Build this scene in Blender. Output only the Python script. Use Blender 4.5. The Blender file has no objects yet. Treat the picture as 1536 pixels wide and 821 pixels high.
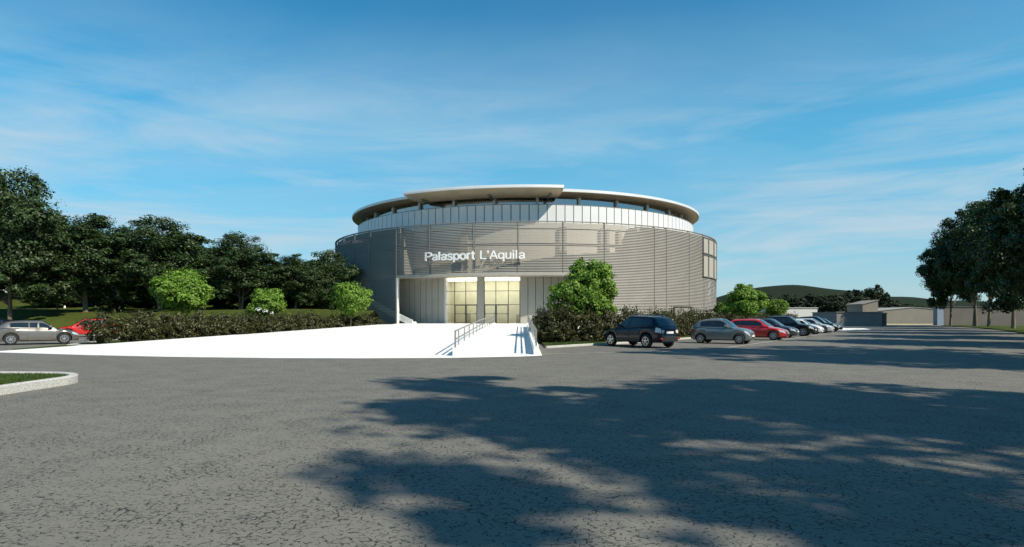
import bpy, bmesh, math, random
import numpy as np
from mathutils import Vector, Matrix
R = math.radians
sc = bpy.context.scene
COL = sc.collection
random.seed(7)

# ------------------------------------------------------------------ camera
FPX, CX, HY, EYE = 920.0, 768.0, 476.0, 1.6
cam_d = bpy.data.cameras.new('camera'); cam = bpy.data.objects.new('camera', cam_d); COL.objects.link(cam)
cam.location = (0, 0, EYE); cam.rotation_euler = (R(90), 0, 0)
cam_d.sensor_width = 36; cam_d.lens = 36*FPX/1536; cam_d.shift_y = (HY-410.5)/1536
cam_d.clip_end = 6000; cam_d.clip_start = .1
sc.camera = cam
def at(px, Y): return (px-CX)/FPX*Y
def zat(py, Y): return EYE+(HY-py)/FPX*Y

# ------------------------------------------------------------------ light
AZ, EL = 55.0, 43.0
sv = Vector((math.sin(R(AZ))*math.cos(R(EL)), -math.cos(R(AZ))*math.cos(R(EL)), math.sin(R(EL))))
sd = bpy.data.lights.new('sun', 'SUN'); sun = bpy.data.objects.new('sun', sd); COL.objects.link(sun)
sd.energy = 5.0; sd.angle = R(.7); sd.color = (1, .915, .77)
sun.rotation_euler = sv.to_track_quat('Z', 'Y').to_euler()
sun.location = (20, -20, 40)
w = bpy.data.worlds.new('World'); sc.world = w; w.use_nodes = True
nt = w.node_tree; nt.nodes.clear()
def N(nt, t, **k):
    n = nt.nodes.new(t)
    for a, b in k.items():
        if a in n.inputs: n.inputs[a].default_value = b
        else: setattr(n, a, b)
    return n
def L(nt, a, b): nt.links.new(a, b)
def MATH(nt, op, a, b=None, c=None, clamp=False):
    n = nt.nodes.new('ShaderNodeMath'); n.operation = op; n.use_clamp = clamp
    for i, v in enumerate((a, b, c)):
        if v is None: continue
        if isinstance(v, (int, float)): n.inputs[i].default_value = v
        else: nt.links.new(v, n.inputs[i])
    return n.outputs[0]
def RAMP(nt, fac, stops):
    n = nt.nodes.new('ShaderNodeValToRGB'); e = n.color_ramp.elements
    while len(e) < len(stops): e.new(.5)
    for i, (p, c) in enumerate(stops):
        e[i].position = p; e[i].color = (*c, 1) if len(c) == 3 else c
    nt.links.new(fac, n.inputs[0]); return n.outputs[0]
def MIX(nt, fac, a, b, mode='MIX'):
    n = nt.nodes.new('ShaderNodeMix'); n.data_type = 'RGBA'; n.blend_type = mode
    for i, v in ((0, fac), (6, a), (7, b)):
        if isinstance(v, (int, float)): n.inputs[i].default_value = v
        elif isinstance(v, tuple): n.inputs[i].default_value = (*v, 1) if len(v) == 3 else v
        else: nt.links.new(v, n.inputs[i])
    return n.outputs[2]
sky = N(nt, 'ShaderNodeTexSky', sky_type='NISHITA', sun_disc=False, sun_elevation=R(EL), sun_rotation=R(180-AZ),
        altitude=600, air_density=1.0, dust_density=.3, ozone_density=2.6)
hsv = N(nt, 'ShaderNodeHueSaturation'); hsv.inputs['Hue'].default_value = .478; hsv.inputs['Saturation'].default_value = 1.28; hsv.inputs['Value'].default_value = 1.0
L(nt, sky.outputs[0], hsv.inputs['Color'])
tc = N(nt, 'ShaderNodeTexCoord'); sep = N(nt, 'ShaderNodeSeparateXYZ'); L(nt, tc.outputs['Generated'], sep.inputs[0])
zz = MATH(nt, 'ADD', MATH(nt, 'MAXIMUM', sep.outputs[2], 0), .12)
cb = N(nt, 'ShaderNodeCombineXYZ'); L(nt, MATH(nt, 'DIVIDE', sep.outputs[0], zz), cb.inputs[0]); L(nt, MATH(nt, 'DIVIDE', sep.outputs[1], zz), cb.inputs[1])
mp = N(nt, 'ShaderNodeMapping'); mp.inputs['Rotation'].default_value = (0, 0, R(38)); mp.inputs['Scale'].default_value = (.42, 1.1, 1); mp.inputs['Location'].default_value = (3.1, 1.7, 0)
L(nt, cb.outputs[0], mp.inputs[0])
n1 = N(nt, 'ShaderNodeTexNoise', Scale=.9, Detail=9, Roughness=.58, Distortion=.9); L(nt, mp.outputs[0], n1.inputs['Vector'])
n2 = N(nt, 'ShaderNodeTexNoise', Scale=.35, Detail=3, Roughness=.5); L(nt, mp.outputs[0], n2.inputs['Vector'])
cl = MATH(nt, 'MULTIPLY', RAMP(nt, n1.outputs[0], [(.40, (0, 0, 0)), (.72, (1, 1, 1))]), RAMP(nt, n2.outputs[0], [(.36, (.15,)*3), (.62, (1, 1, 1))]))
cl = MATH(nt, 'MULTIPLY', cl, RAMP(nt, sep.outputs[2], [(.0, (1,)*3), (.28, (.95,)*3), (.44, (.12,)*3)]))
hz = RAMP(nt, sep.outputs[2], [(.0, (.75,)*3), (.10, (.60,)*3), (.25, (.42,)*3), (.36, (.16,)*3), (.48, (0,)*3)])
skym = MIX(nt, 1.0, hsv.outputs[0], (.46, 1.02, 1.18), 'MULTIPLY')
skyc = MIX(nt, MATH(nt, 'MULTIPLY', cl, .8), skym, (4.0, 5.2, 6.2))
mp3 = N(nt, 'ShaderNodeMapping'); mp3.inputs['Scale'].default_value = (1.6, 1.6, 11); mp3.inputs['Rotation'].default_value = (R(3), R(-9), 0); L(nt, tc.outputs['Generated'], mp3.inputs[0])
n3 = N(nt, 'ShaderNodeTexNoise', Scale=1.7, Detail=8, Roughness=.6, Distortion=.5); L(nt, mp3.outputs[0], n3.inputs['Vector'])
lowb = RAMP(nt, sep.outputs[2], [(.02, (.7,)*3), (.1, (1,)*3), (.26, (.55,)*3), (.38, (0,)*3)])
lowc = MATH(nt, 'MULTIPLY', RAMP(nt, n3.outputs[0], [(.44, (0,)*3), (.70, (.9,)*3)]), lowb)
hcol = RAMP(nt, sep.outputs[2], [(.0, (.40, .48, .52)), (.10, (.29, .47, .56)), (.28, (.165, .50, .68))])
hcol = MIX(nt, 1.0, hcol, (10, 10, 10), 'MULTIPLY')
skyc = MIX(nt, hz, skyc, hcol)
skyc = MIX(nt, lowc, skyc, (4.9, 5.6, 6.1))
bg = N(nt, 'ShaderNodeBackground', Strength=.10); L(nt, skyc, bg.inputs[0])
wo = N(nt, 'ShaderNodeOutputWorld'); L(nt, bg.outputs[0], wo.inputs[0])
vs = sc.view_settings; vs.view_transform = 'Standard'; vs.look = 'None'; vs.gamma = 1; vs.exposure = .3; vs.use_curve_mapping = False

# ------------------------------------------------------------------ materials
def mat(name, col, rough=.6, metal=0, var=0, vscale=3, spec=.5, coat=0, bump=0, bscale=40, emit=None, es=0, stretch=None):
    m = bpy.data.materials.new(name); m.use_nodes = True
    t = m.node_tree; b = t.nodes['Principled BSDF']
    b.inputs['Base Color'].default_value = (*col, 1); b.inputs['Roughness'].default_value = rough
    b.inputs['Metallic'].default_value = metal; b.inputs['Specular IOR Level'].default_value = spec
    b.inputs['Coat Weight'].default_value = coat; b.inputs['Coat Roughness'].default_value = .04
    if var or bump:
        g = N(t, 'ShaderNodeTexCoord'); src = g.outputs['Object']
        if stretch:
            mm = N(t, 'ShaderNodeMapping'); mm.inputs['Scale'].default_value = stretch; L(t, src, mm.inputs[0]); src = mm.outputs[0]
    if var:
        n = N(t, 'ShaderNodeTexNoise', Scale=vscale, Detail=6, Roughness=.6); L(t, src, n.inputs['Vector'])
        a = tuple(max(0, c*(1-var)) for c in col); d = tuple(c*(1+var) for c in col)
        L(t, RAMP(t, n.outputs[0], [(.3, a), (.7, d)]), b.inputs['Base Color'])
    if bump:
        n = N(t, 'ShaderNodeTexNoise', Scale=bscale, Detail=4); L(t, src, n.inputs['Vector'])
        bp = N(t, 'ShaderNodeBump', Strength=bump, Distance=.02); L(t, n.outputs[0], bp.inputs['Height']); L(t, bp.outputs[0], b.inputs['Normal'])
    if emit:
        b.inputs['Emission Color'].default_value = (*emit, 1); b.inputs['Emission Strength'].default_value = es
    return m
def leafmat(name, lo, hi, rough=.5, trans=.25, spec=.3):
    m = bpy.data.materials.new(name); m.use_nodes = True; t = m.node_tree; b = t.nodes['Principled BSDF']
    g = N(t, 'ShaderNodeNewGeometry')
    c = RAMP(t, g.outputs['Random Per Island'], [(0, lo), (.55, tuple((a+d)/2*.95 for a, d in zip(lo, hi))), (1, hi)])
    b.inputs['Roughness'].default_value = rough; b.inputs['Specular IOR Level'].default_value = spec
    L(t, c, b.inputs['Base Color'])
    tr = N(t, 'ShaderNodeBsdfTranslucent'); L(t, MIX(t, 1.0, c, (1.15, 1.25, .55), 'MULTIPLY'), tr.inputs[0])
    mx = N(t, 'ShaderNodeMixShader', Fac=trans); mx.inputs[0].default_value = trans
    L(t, b.outputs[0], mx.inputs[1]); L(t, tr.outputs[0], mx.inputs[2])
    L(t, mx.outputs[0], t.nodes['Material Output'].inputs[0])
    return m
def asphalt_mat():
    m = bpy.data.materials.new('asphalt'); m.use_nodes = True; t = m.node_tree; b = t.nodes['Principled BSDF']
    g = N(t, 'ShaderNodeTexCoord'); o = g.outputs['Object']
    # warp
    wn = N(t, 'ShaderNodeTexNoise', Scale=6, Detail=3); L(t, o, wn.inputs['Vector'])
    wv = N(t, 'ShaderNodeVectorMath', operation='MULTIPLY_ADD'); L(t, wn.outputs['Color'], wv.inputs[0]); wv.inputs[1].default_value = (.12, .12, 0); L(t, o, wv.inputs[2])
    fl = N(t, 'ShaderNodeMapping'); fl.inputs['Rotation'].default_value = (0, 0, R(20)); fl.inputs['Scale'].default_value = (1, 1.25, 0); L(t, wv.outputs[0], fl.inputs[0])
    v = N(t, 'ShaderNodeTexVoronoi', feature='DISTANCE_TO_EDGE', voronoi_dimensions='2D', Scale=8.5); L(t, fl.outputs[0], v.inputs['Vector'])
    v2 = N(t, 'ShaderNodeTexVoronoi', feature='DISTANCE_TO_EDGE', voronoi_dimensions='2D', Scale=19); L(t, fl.outputs[0], v2.inputs['Vector'])
    crack = RAMP(t, v.outputs['Distance'], [(.03, (1, 1, 1)), (.10, (0, 0, 0))])
    crack2 = RAMP(t, v2.outputs['Distance'], [(.05, (1, 1, 1)), (.14, (0, 0, 0))])
    mk = N(t, 'ShaderNodeTexNoise', Scale=14, Detail=3, Roughness=.65); L(t, o, mk.inputs['Vector'])
    mk3 = N(t, 'ShaderNodeTexNoise', Scale=23, Detail=2, Roughness=.6); L(t, wv.outputs[0], mk3.inputs['Vector'])
    mk2 = N(t, 'ShaderNodeTexNoise', Scale=1.3, Detail=4, Roughness=.7); L(t, o, mk2.inputs['Vector'])
    msk = RAMP(t, MATH(t, 'ADD', mk.outputs[0], MATH(t, 'MULTIPLY', mk2.outputs[0], .42)), [(.71, (0, 0, 0)), (.76, (1, 1, 1))])
    msk2 = RAMP(t, MATH(t, 'ADD', mk3.outputs[0], MATH(t, 'MULTIPLY', mk2.outputs[0], .4)), [(.74, (0, 0, 0)), (.785, (1, 1, 1))])
    ck = MATH(t, 'MAXIMUM', MATH(t, 'MULTIPLY', crack, msk), MATH(t, 'MULTIPLY', crack2, msk2))
    fine = N(t, 'ShaderNodeTexNoise', Scale=150, Detail=3, Roughness=.7); L(t, o, fine.inputs['Vector'])
    big = N(t, 'ShaderNodeTexNoise', Scale=.35, Detail=6, Roughness=.6); L(t, o, big.inputs['Vector'])
    mid = N(t, 'ShaderNodeTexNoise', Scale=5, Detail=4, Roughness=.6); L(t, o, mid.inputs['Vector'])
    c = RAMP(t, fine.outputs[0], [(.28, (.122, .114, .096)), (.5, (.174, .165, .141)), (.74, (.224, .213, .184))])
    c = MIX(t, 1.0, c, RAMP(t, big.outputs[0], [(.3, (.92, .92, .93)), (.7, (1.05, 1.05, 1.04))]), 'MULTIPLY')
    c = MIX(t, 1.0, c, RAMP(t, mid.outputs[0], [(.3, (.92, .92, .93)), (.7, (1.06, 1.06, 1.04))]), 'MULTIPLY')
    c = MIX(t, MATH(t, 'MULTIPLY', ck, .95), c, (.022, .021, .018))
    L(t, c, b.inputs['Base Color']); b.inputs['Roughness'].default_value = .82; b.inputs['Specular IOR Level'].default_value = .3
    bp = N(t, 'ShaderNodeBump', Strength=.5, Distance=.006)
    L(t, MATH(t, 'SUBTRACT', MATH(t, 'MULTIPLY', fine.outputs[0], .5), ck), bp.inputs['Height']); L(t, bp.outputs[0], b.inputs['Normal'])
    return m
def grass_mat(name, lo, hi):
    m = bpy.data.materials.new(name); m.use_nodes = True; t = m.node_tree; b = t.nodes['Principled BSDF']
    o = N(t, 'ShaderNodeTexCoord').outputs['Object']
    a = N(t, 'ShaderNodeTexNoise', Scale=.5, Detail=6, Roughness=.65); f = N(t, 'ShaderNodeTexNoise', Scale=22, Detail=5, Roughness=.75)
    L(t, o, a.inputs['Vector']); L(t, o, f.inputs['Vector'])
    c = RAMP(t, MATH(t, 'ADD', MATH(t, 'MULTIPLY', a.outputs[0], .5), MATH(t, 'MULTIPLY', f.outputs[0], .5)), [(.33, lo), (.66, hi)])
    L(t, c, b.inputs['Base Color']); b.inputs['Roughness'].default_value = .9; b.inputs['Specular IOR Level'].default_value = .1
    bp = N(t, 'ShaderNodeBump', Strength=.9, Distance=.06); L(t, f.outputs[0], bp.inputs['Height']); L(t, bp.outputs[0], b.inputs['Normal'])
    return m
def glass_mat(name, tint, gloss=.35, rough=.03, base=.05):
    m = bpy.data.materials.new(name); m.use_nodes = True; t = m.node_tree; t.nodes.remove(t.nodes['Principled BSDF'])
    tr = N(t, 'ShaderNodeBsdfTransparent'); tr.inputs[0].default_value = (*tint, 1)
    gl = N(t, 'ShaderNodeBsdfGlossy'); gl.inputs['Roughness'].default_value = rough; gl.inputs[0].default_value = (1, 1, 1, 1)
    lw = N(t, 'ShaderNodeLayerWeight', Blend=.35)
    mx = N(t, 'ShaderNodeMixShader'); L(t, MATH(t, 'MULTIPLY_ADD', lw.outputs['Fresnel'], gloss, base, clamp=True), mx.inputs[0])
    L(t, tr.outputs[0], mx.inputs[1]); L(t, gl.outputs[0], mx.inputs[2]); L(t, mx.outputs[0], t.nodes['Material Output'].inputs[0])
    return m
M = {}
M['asphalt'] = asphalt_mat()
M['field'] = grass_mat('field_ground', (.045, .06, .02), (.10, .11, .045))
M['lawn'] = grass_mat('lawn_grass', (.032, .048, .008), (.085, .105, .020))
M['plaza'] = mat('white_paving', (.80, .785, .745), .75, var=.035, vscale=.9, bump=.08, bscale=60)
M['whitewall'] = mat('white_render', (.78, .765, .72), .8, var=.04, vscale=2.5)
M['kerb'] = mat('speckled_kerb', (.46, .45, .42), .85, var=.55, vscale=45, bump=.6, bscale=50)
M['paint'] = mat('road_paint', (.42, .42, .40), .8, var=.35, vscale=6)
M['slat'] = mat('louvre_metal', (.268, .254, .222), .62, 0, var=.07, vscale=.7)
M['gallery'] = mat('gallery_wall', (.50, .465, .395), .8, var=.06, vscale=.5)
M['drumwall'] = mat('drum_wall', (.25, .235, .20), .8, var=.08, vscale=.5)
M['steel'] = mat('grey_steel', (.20, .195, .18), .45, .4, var=.1)
M['panel'] = mat('white_panel', (.70, .70, .69), .45, .1, var=.03, vscale=.6)
M['joint'] = mat('dark_joint', (.06, .06, .06), .8, var=.1)
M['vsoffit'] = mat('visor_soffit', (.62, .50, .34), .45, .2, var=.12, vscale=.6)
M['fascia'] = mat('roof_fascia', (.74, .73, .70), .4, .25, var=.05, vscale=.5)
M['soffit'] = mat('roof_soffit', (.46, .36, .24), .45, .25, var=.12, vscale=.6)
M['recess'] = mat('recess_panel', (.37, .35, .30), .7, var=.06, vscale=.7)
M['concrete'] = mat('concrete', (.42, .41, .38), .85, var=.12, vscale=1.3, bump=.1)
M['lobby'] = mat('lobby_wall', (.66, .645, .54), .7, var=.10, vscale=.6)
M['lamp'] = mat('lobby_lamp', (.9, .85, .7), .5, emit=(1, .93, .76), es=3.0)
M['glass'] = glass_mat('door_glass', (.86, .88, .80), .55)
M['cglass'] = glass_mat('clerestory_glass', (.75, .76, .75), .4, base=.3)
M['mullion'] = mat('mullion', (.10, .095, .08), .5, .3, var=.1)
M['letter'] = mat('white_letter', (.86, .86, .84), .4, var=.02)
M['rail'] = mat('steel_rail', (.42, .41, .39), .38, .7, var=.1)
M['bark'] = mat('bark', (.17, .135, .095), .9, var=.4, vscale=3, bump=.8, bscale=9, stretch=(1, 1, .3))
M['bark_dark'] = mat('dark_bark', (.075, .055, .04), .9, var=.4, vscale=4, bump=.8, bscale=14)
M['leaf_dark'] = leafmat('dark_leaves', (.014, .030, .009), (.058, .100, .028), .48, .16)
M['leaf_bright'] = leafmat('bright_leaves', (.075, .165, .016), (.25, .39, .06), .5, .32)
M['leaf_hedge'] = leafmat('hedge_leaves', (.014, .017, .006), (.115, .115, .040), .45, .14)
M['leaf_far'] = leafmat('distant_leaves', (.012, .022, .010), (.040, .056, .026), .7, .1)
M['blade'] = leafmat('grass_blades', (.03, .06, .01), (.085, .14, .028), .6, .25)
M['hill'] = grass_mat('hill_cover', (.008, .014, .007), (.021, .029, .014))
M['tyre'] = mat('tyre_rubber', (.014, .014, .014), .8, var=.2)
M['alloy'] = mat('alloy_rim', (.52, .52, .52), .3, .8, var=.05)
M['carglass'] = mat('car_glass', (.012, .016, .020), .05, 0, var=.3, vscale=1.5, spec=.9)
M['headlamp'] = mat('headlamp', (.62, .64, .66), .08, .3, var=.15, vscale=8, coat=1)
M['taillamp'] = mat('tail_lamp', (.35, .02, .015), .12, 0, var=.2, vscale=8, coat=1)
M['clearlamp'] = mat('pale_tail_lamp', (.66, .58, .54), .12, 0, var=.2, vscale=8, coat=1)
M['trim'] = mat('black_trim', (.018, .018, .019), .5, var=.2)
M['plate'] = mat('licence_plate', (.70, .70, .68), .5, var=.05)
def paint(name, c, metal=.0, coat=.9): return mat(name, c, .30 if metal else .25, metal, var=.03, vscale=1.5, coat=coat, spec=.5 if coat > .5 else .25)
M['p_silver'] = paint('champagne_paint', (.20, .188, .165), .55)
M['p_grey'] = paint('grey_green_paint', (.20, .215, .205), .5)
M['p_red'] = paint('red_paint', (.52, .018, .014))
M['p_black'] = paint('black_paint', (.006, .006, .007), 0, .35)
M['p_navy'] = paint('navy_paint', (.003, .005, .014), 0, .4)
M['p_slate'] = paint('slate_paint', (.05, .06, .066), .3, .5)
M['p_white'] = paint('white_paint', (.74, .74, .73))
M['p_pale'] = paint('pale_silver_paint', (.55, .55, .54), .3)
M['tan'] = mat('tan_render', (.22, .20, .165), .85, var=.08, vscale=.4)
M['shadewall'] = mat('shaded_render', (.115, .105, .088), .85, var=.12, vscale=.4)  # tan render darkened: the roadside trees' shade is put into the wall colour
M['greywall'] = mat('grey_render', (.22, .22, .215), .85, var=.1, vscale=.4)
M['offwhite'] = mat('off_white_render', (.66, .65, .62), .8, var=.05, vscale=.5)
M['sand'] = mat('sand_strip', (.45, .36, .20), .9, var=.2, vscale=.6)
M['bluepanel'] = mat('blue_grey_panel', (.20, .25, .30), .6, var=.1)
M['roofing'] = mat('grey_roofing', (.30, .29, .27), .8, var=.1)

# ------------------------------------------------------------------ object helpers
def link(name, me, m=None, parent=None, smooth=None):
    o = bpy.data.objects.new(name, me); COL.objects.link(o)
    if m is not None:
        me.materials.clear(); me.materials.append(M[m] if isinstance(m, str) else m)
    if parent is not None: o.parent = parent
    return o
def tag(o, label=None, cat=None, group=None, kind=None):
    if label: o['label'] = label
    if cat: o['category'] = cat
    if group: o['group'] = group
    if kind: o['kind'] = kind
    return o
def empty(name, loc=(0, 0, 0), rz=0):
    o = bpy.data.objects.new(name, None); COL.objects.link(o); o.location = loc; o.rotation_euler = (0, 0, rz); o.empty_display_size = .3
    return o
def copy_tree(o, parent=None):
    c = o.copy(); COL.objects.link(c); c.parent = parent
    for ch in list(o.children): copy_tree(ch, c)
    return c
class MB:
    def __init__(s): s.v = []; s.f = []
    def quad(s, *p):
        i = len(s.v); s.v += [tuple(q) for q in p]; s.f.append(tuple(range(i, i+len(p))))
    def hexa(s, a, b):            # a,b: two matching loops, closed prism
        i = len(s.v); n = len(a); s.v += [tuple(q) for q in a]+[tuple(q) for q in b]
        s.f.append(tuple(range(i+n-1, i-1, -1))); s.f.append(tuple(range(i+n, i+2*n)))
        for k in range(n):
            j = (k+1) % n; s.f.append((i+k, i+j, i+n+j, i+n+k))
    def box(s, lo, hi):
        x0, y0, z0 = lo; x1, y1, z1 = hi
        s.hexa([(x0, y0, z0), (x1, y0, z0), (x1, y1, z0), (x0, y1, z0)], [(x0, y0, z1), (x1, y0, z1), (x1, y1, z1), (x0, y1, z1)])
    def bar(s, p, q, wd, hg, up=(0, 0, 1)):
        p, q = Vector(p), Vector(q); d = (q-p).normalized(); u = Vector(up)
        if abs(d.dot(u)) > .98: u = Vector((0, 1, 0))
        sd_ = d.cross(u).normalized()*wd/2; u2 = sd_.cross(d).normalized()*hg/2
        s.hexa([p-sd_-u2, p+sd_-u2, p+sd_+u2, p-sd_+u2], [q-sd_-u2, q+sd_-u2, q+sd_+u2, q-sd_+u2])
    def tube(s, pts, rad, n=8):
        pts = [Vector(p) for p in pts]; rings = []
        rr = rad if isinstance(rad, (list, tuple)) else [rad]*len(pts)
        for i, p in enumerate(pts):
            d = (pts[min(i+1, len(pts)-1)]-pts[max(i-1, 0)]).normalized()
            u = Vector((0, 0, 1)) if abs(d.z) < .9 else Vector((1, 0, 0))
            a = d.cross(u).normalized(); b = a.cross(d)
            k0 = len(s.v)
            for k in range(n):
                t = 2*math.pi*k/n; s.v.append(tuple(p+(a*math.cos(t)+b*math.sin(t))*rr[i]))
            rings.append(k0)
        for a, b in zip(rings, rings[1:]):
            for k in range(n):
                j = (k+1) % n; s.f.append((a+k, a+j, b+j, b+k))
        s.f.append(tuple(rings[0]+k for k in range(n-1, -1, -1))); s.f.append(tuple(rings[-1]+k for k in range(n)))
    def grid(s, rows):
        i = len(s.v); n = len(rows[0])
        for r_ in rows: s.v += [tuple(p) for p in r_]
        for a in range(len(rows)-1):
            for b in range(n-1):
                s.f.append((i+a*n+b, i+a*n+b+1, i+(a+1)*n+b+1, i+(a+1)*n+b))
    def build(s, name, m=None, parent=None, smooth=None, recalc=True):
        me = bpy.data.meshes.new(name); me.from_pydata(s.v, [], s.f); me.update()
        if recalc or smooth is not None:
            bm = bmesh.new(); bm.from_mesh(me)
            if smooth is not None: bmesh.ops.remove_doubles(bm, verts=bm.verts, dist=1e-4)
            if recalc: bmesh.ops.recalc_face_normals(bm, faces=bm.faces)
            if smooth is not None:
                for f in bm.faces: f.smooth = True
                for e in bm.edges:
                    e.smooth = len(e.link_faces) == 2 and e.calc_face_angle(0) < R(smooth)
            bm.to_mesh(me); bm.free()
        return link(name, me, m, parent)

# ------------------------------------------------------------------ ground, roads
def poly(name, pts, z, m, label=None, kind='structure', cat=None):
    b = MB(); b.quad(*[(x, y, z) for x, y in pts]); o = b.build(name, m)
    if o.data.polygons[0].normal.z < 0: o.data.flip_normals()
    tag(o, label, cat, kind=kind); return o
U = Vector((math.sin(R(35)), math.cos(R(35)))); NV = Vector((math.cos(R(35)), -math.sin(R(35))))
def su(s, o): p = U*s+NV*o; return (p.x, p.y)
poly('ground', [(-3000, -600), (3000, -600), (3000, 4000), (-3000, 4000)], -.03, 'field', 'wide field ground reaching the horizon', cat='ground')
poly('parking_lot', [(-140, -45), (150, -45), (150, 121), (-140, 121)], 0, 'asphalt', 'cracked grey asphalt forecourt and car park', cat='car park')

# arena constants
AC = (1.8, 87.6); RD = 26.0
def ring_hit(px, rad):
    t = (px-CX)/FPX; a = t*t+1; b = -2*(t*AC[0]+AC[1]); c = AC[0]**2+AC[1]**2-rad*rad
    Y = (-b-math.sqrt(max(0, b*b-4*a*c)))/(2*a); X = t*Y
    return math.degrees(math.atan2(X-AC[0], AC[1]-Y)), Y
def ph(px, rad=RD): return ring_hit(px, rad)[0]
def zr(px, py, rad=RD): return zat(py, ring_hit(px, rad)[1])
def pol(rad, phi, z): return (AC[0]+rad*math.sin(R(phi)), AC[1]-rad*math.cos(R(phi)), z)

# plaza: white ramp rising to the entrance
def plaza_z(Y, yf=24.0):
    pts = [(yf, .012), (41, .43), (41.6, .43), (56, .93), (80, .93)]
    if Y <= pts[0][0]: return pts[0][1]
    for (a, za), (b, zb) in zip(pts, pts[1:]):
        if Y <= b: return za+(zb-za)*(Y-a)/(b-a)
    return .93
PH_L, PH_R = ph(595), 13.0
front = []
fx = [(-24.0, 28.0), (-22.0, 27.35), (-18.0, 25.9), (-14.0, 24.75), (-9.5, 24.0), (-6.0, 23.85), (-2.6, 24.1), (0.2, 24.9), (1.25, 25.6)]
for (xa, ya), (xb, yb) in zip(fx, fx[1:]):
    for k in range(4): front.append((xa+(xb-xa)*k/4, ya+(yb-ya)*k/4))
front.append(fx[-1]); NF = len(front)
rows = []
pb = []
for i in range(NF):
    t = i/(NF-1); p = pol(25.6, PH_L+(ph(852)-PH_L)*t, 0); pb.append((p[0], p[1]))
LB = ((-24.0, 28.0), (-11.3, 58.0))
for j in range(0, 57):
    v = j/56; row = []
    for i in range(NF):
        t = i/(NF-1)
        xl, yl = LB[0][0]+(LB[1][0]-LB[0][0])*v, LB[0][1]+(LB[1][1]-LB[0][1])*v
        xr, yr = 1.25+.35*v, 25.6+(60-25.6)*v
        a, b2 = front[i], (LB[1][0]+(1.6-LB[1][0])*t, 58+2*t)
        # bilinear Coons patch
        c = ((1-t)*xl+t*xr+(1-v)*a[0]+v*b2[0]-((1-t)*(1-v)*front[0][0]+t*(1-v)*front[-1][0]+(1-t)*v*LB[1][0]+t*v*1.6),
             (1-t)*yl+t*yr+(1-v)*a[1]+v*b2[1]-((1-t)*(1-v)*front[0][1]+t*(1-v)*front[-1][1]+(1-t)*v*58+t*v*60))
        yf = a[1]
        row.append((c[0], c[1], plaza_z(c[1], yf)))
    rows.append(row)
b = MB(); b.grid(rows)
# skirts
bd = [r_[0] for r_ in rows]; b.grid([bd, [(x, y, -.02) for x, y, z in bd]])
bd = [r_[-1] for r_ in rows]; b.grid([bd, [(x, y, -.02) for x, y, z in bd]])
b.grid([rows[0], [(x, y, -.02) for x, y, z in rows[0]]])
# entrance platform reaching under the arena
FA = [pol(25.99, PH_L+.3+(ph(812)-PH_L-.3)*k/24, .93) for k in range(25)]
b.quad(*(list(rows[-1])+FA[::-1])); ed = [rows[-1][-1], FA[-1]]; b.grid([ed, [(x, y, -.02) for x, y, z in ed]]); ed = [rows[-1][0], FA[0]]; b.grid([ed, [(x, y, -.02) for x, y, z in ed]])
FB = [PH_L+.3+(ph(905)-PH_L-.3)*k/24 for k in range(25)]
b.grid([[pol(25.99, q, .93) for q in FB], [pol(20.5, q, .93) for q in FB]]); b.grid([[pol(25.99, q, .93) for q in FB], [pol(25.99, q, -.02) for q in FB]])
tag(b.build('plaza', 'plaza'), 'broad white paved ramp rising to the arena entrance', 'plaza', kind='structure')
# thin joint where the two flights meet
b = MB(); b.quad((-18.7, 41.25, .437), (-2.25, 41.25, .437), (-2.25, 41.33, .437), (-18.7, 41.33, .437)); b.quad((-1.85, 41.25, .437), (1.05, 41.25, .437), (1.05, 41.33, .437), (-1.85, 41.33, .437))
tag(b.build('paving_joint', 'concrete'), kind='structure')

# lawn with bank on the left
def ss(x): x = max(0, min(1, x)); return x*x*(3-2*x)
def lawn_z(x, y):
    f = ss((math.hypot(x-AC[0], y-AC[1])-26.6)/4.5)
    z = 2.25*ss((y-51)/11)+2.9*ss((y-66)/24)+2.2*ss((y-92)/50)
    z += .12*math.sin(x*.21+y*.1)*ss((y-55)/10)
    return .10+z*f
def lawn_front(x):
    if x > -24.0: return 28.0+(x+24.0)*30/12.7
    pts = [(-140, 50), (-60, 52), (-44, 55.5), (-34, 54.5), (-28, 47), (-25.3, 37.5), (-24.0, 33.4)]
    for (a, ya), (c, yc) in zip(pts, pts[1:]):
        if x <= c: return ya+(yc-ya)*(x-a)/(c-a)
    return 33.4
xs = [-140, -120, -100, -85, -75]+[-68+i*1.2 for i in range(46)]+[-13.6]
b = MB(); rows = []
for x in xs:
    y0 = lawn_front(x); row = [(x, y0, -.02), (x, y0, .10)]
    for d in [1, 2, 3.5, 5, 6.5, 8, 9.5, 11, 12.5, 14, 16, 18, 20, 22, 25, 28, 32, 36, 42, 50, 60, 75, 95, 120]:
        yy = y0+d; row.append((x, yy, lawn_z(x, yy)))
    rows.append(row)
b.grid(rows)
tag(b.build('lawn', 'lawn', smooth=40), 'grassy bank rising under the dark trees', 'lawn', kind='structure')
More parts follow.
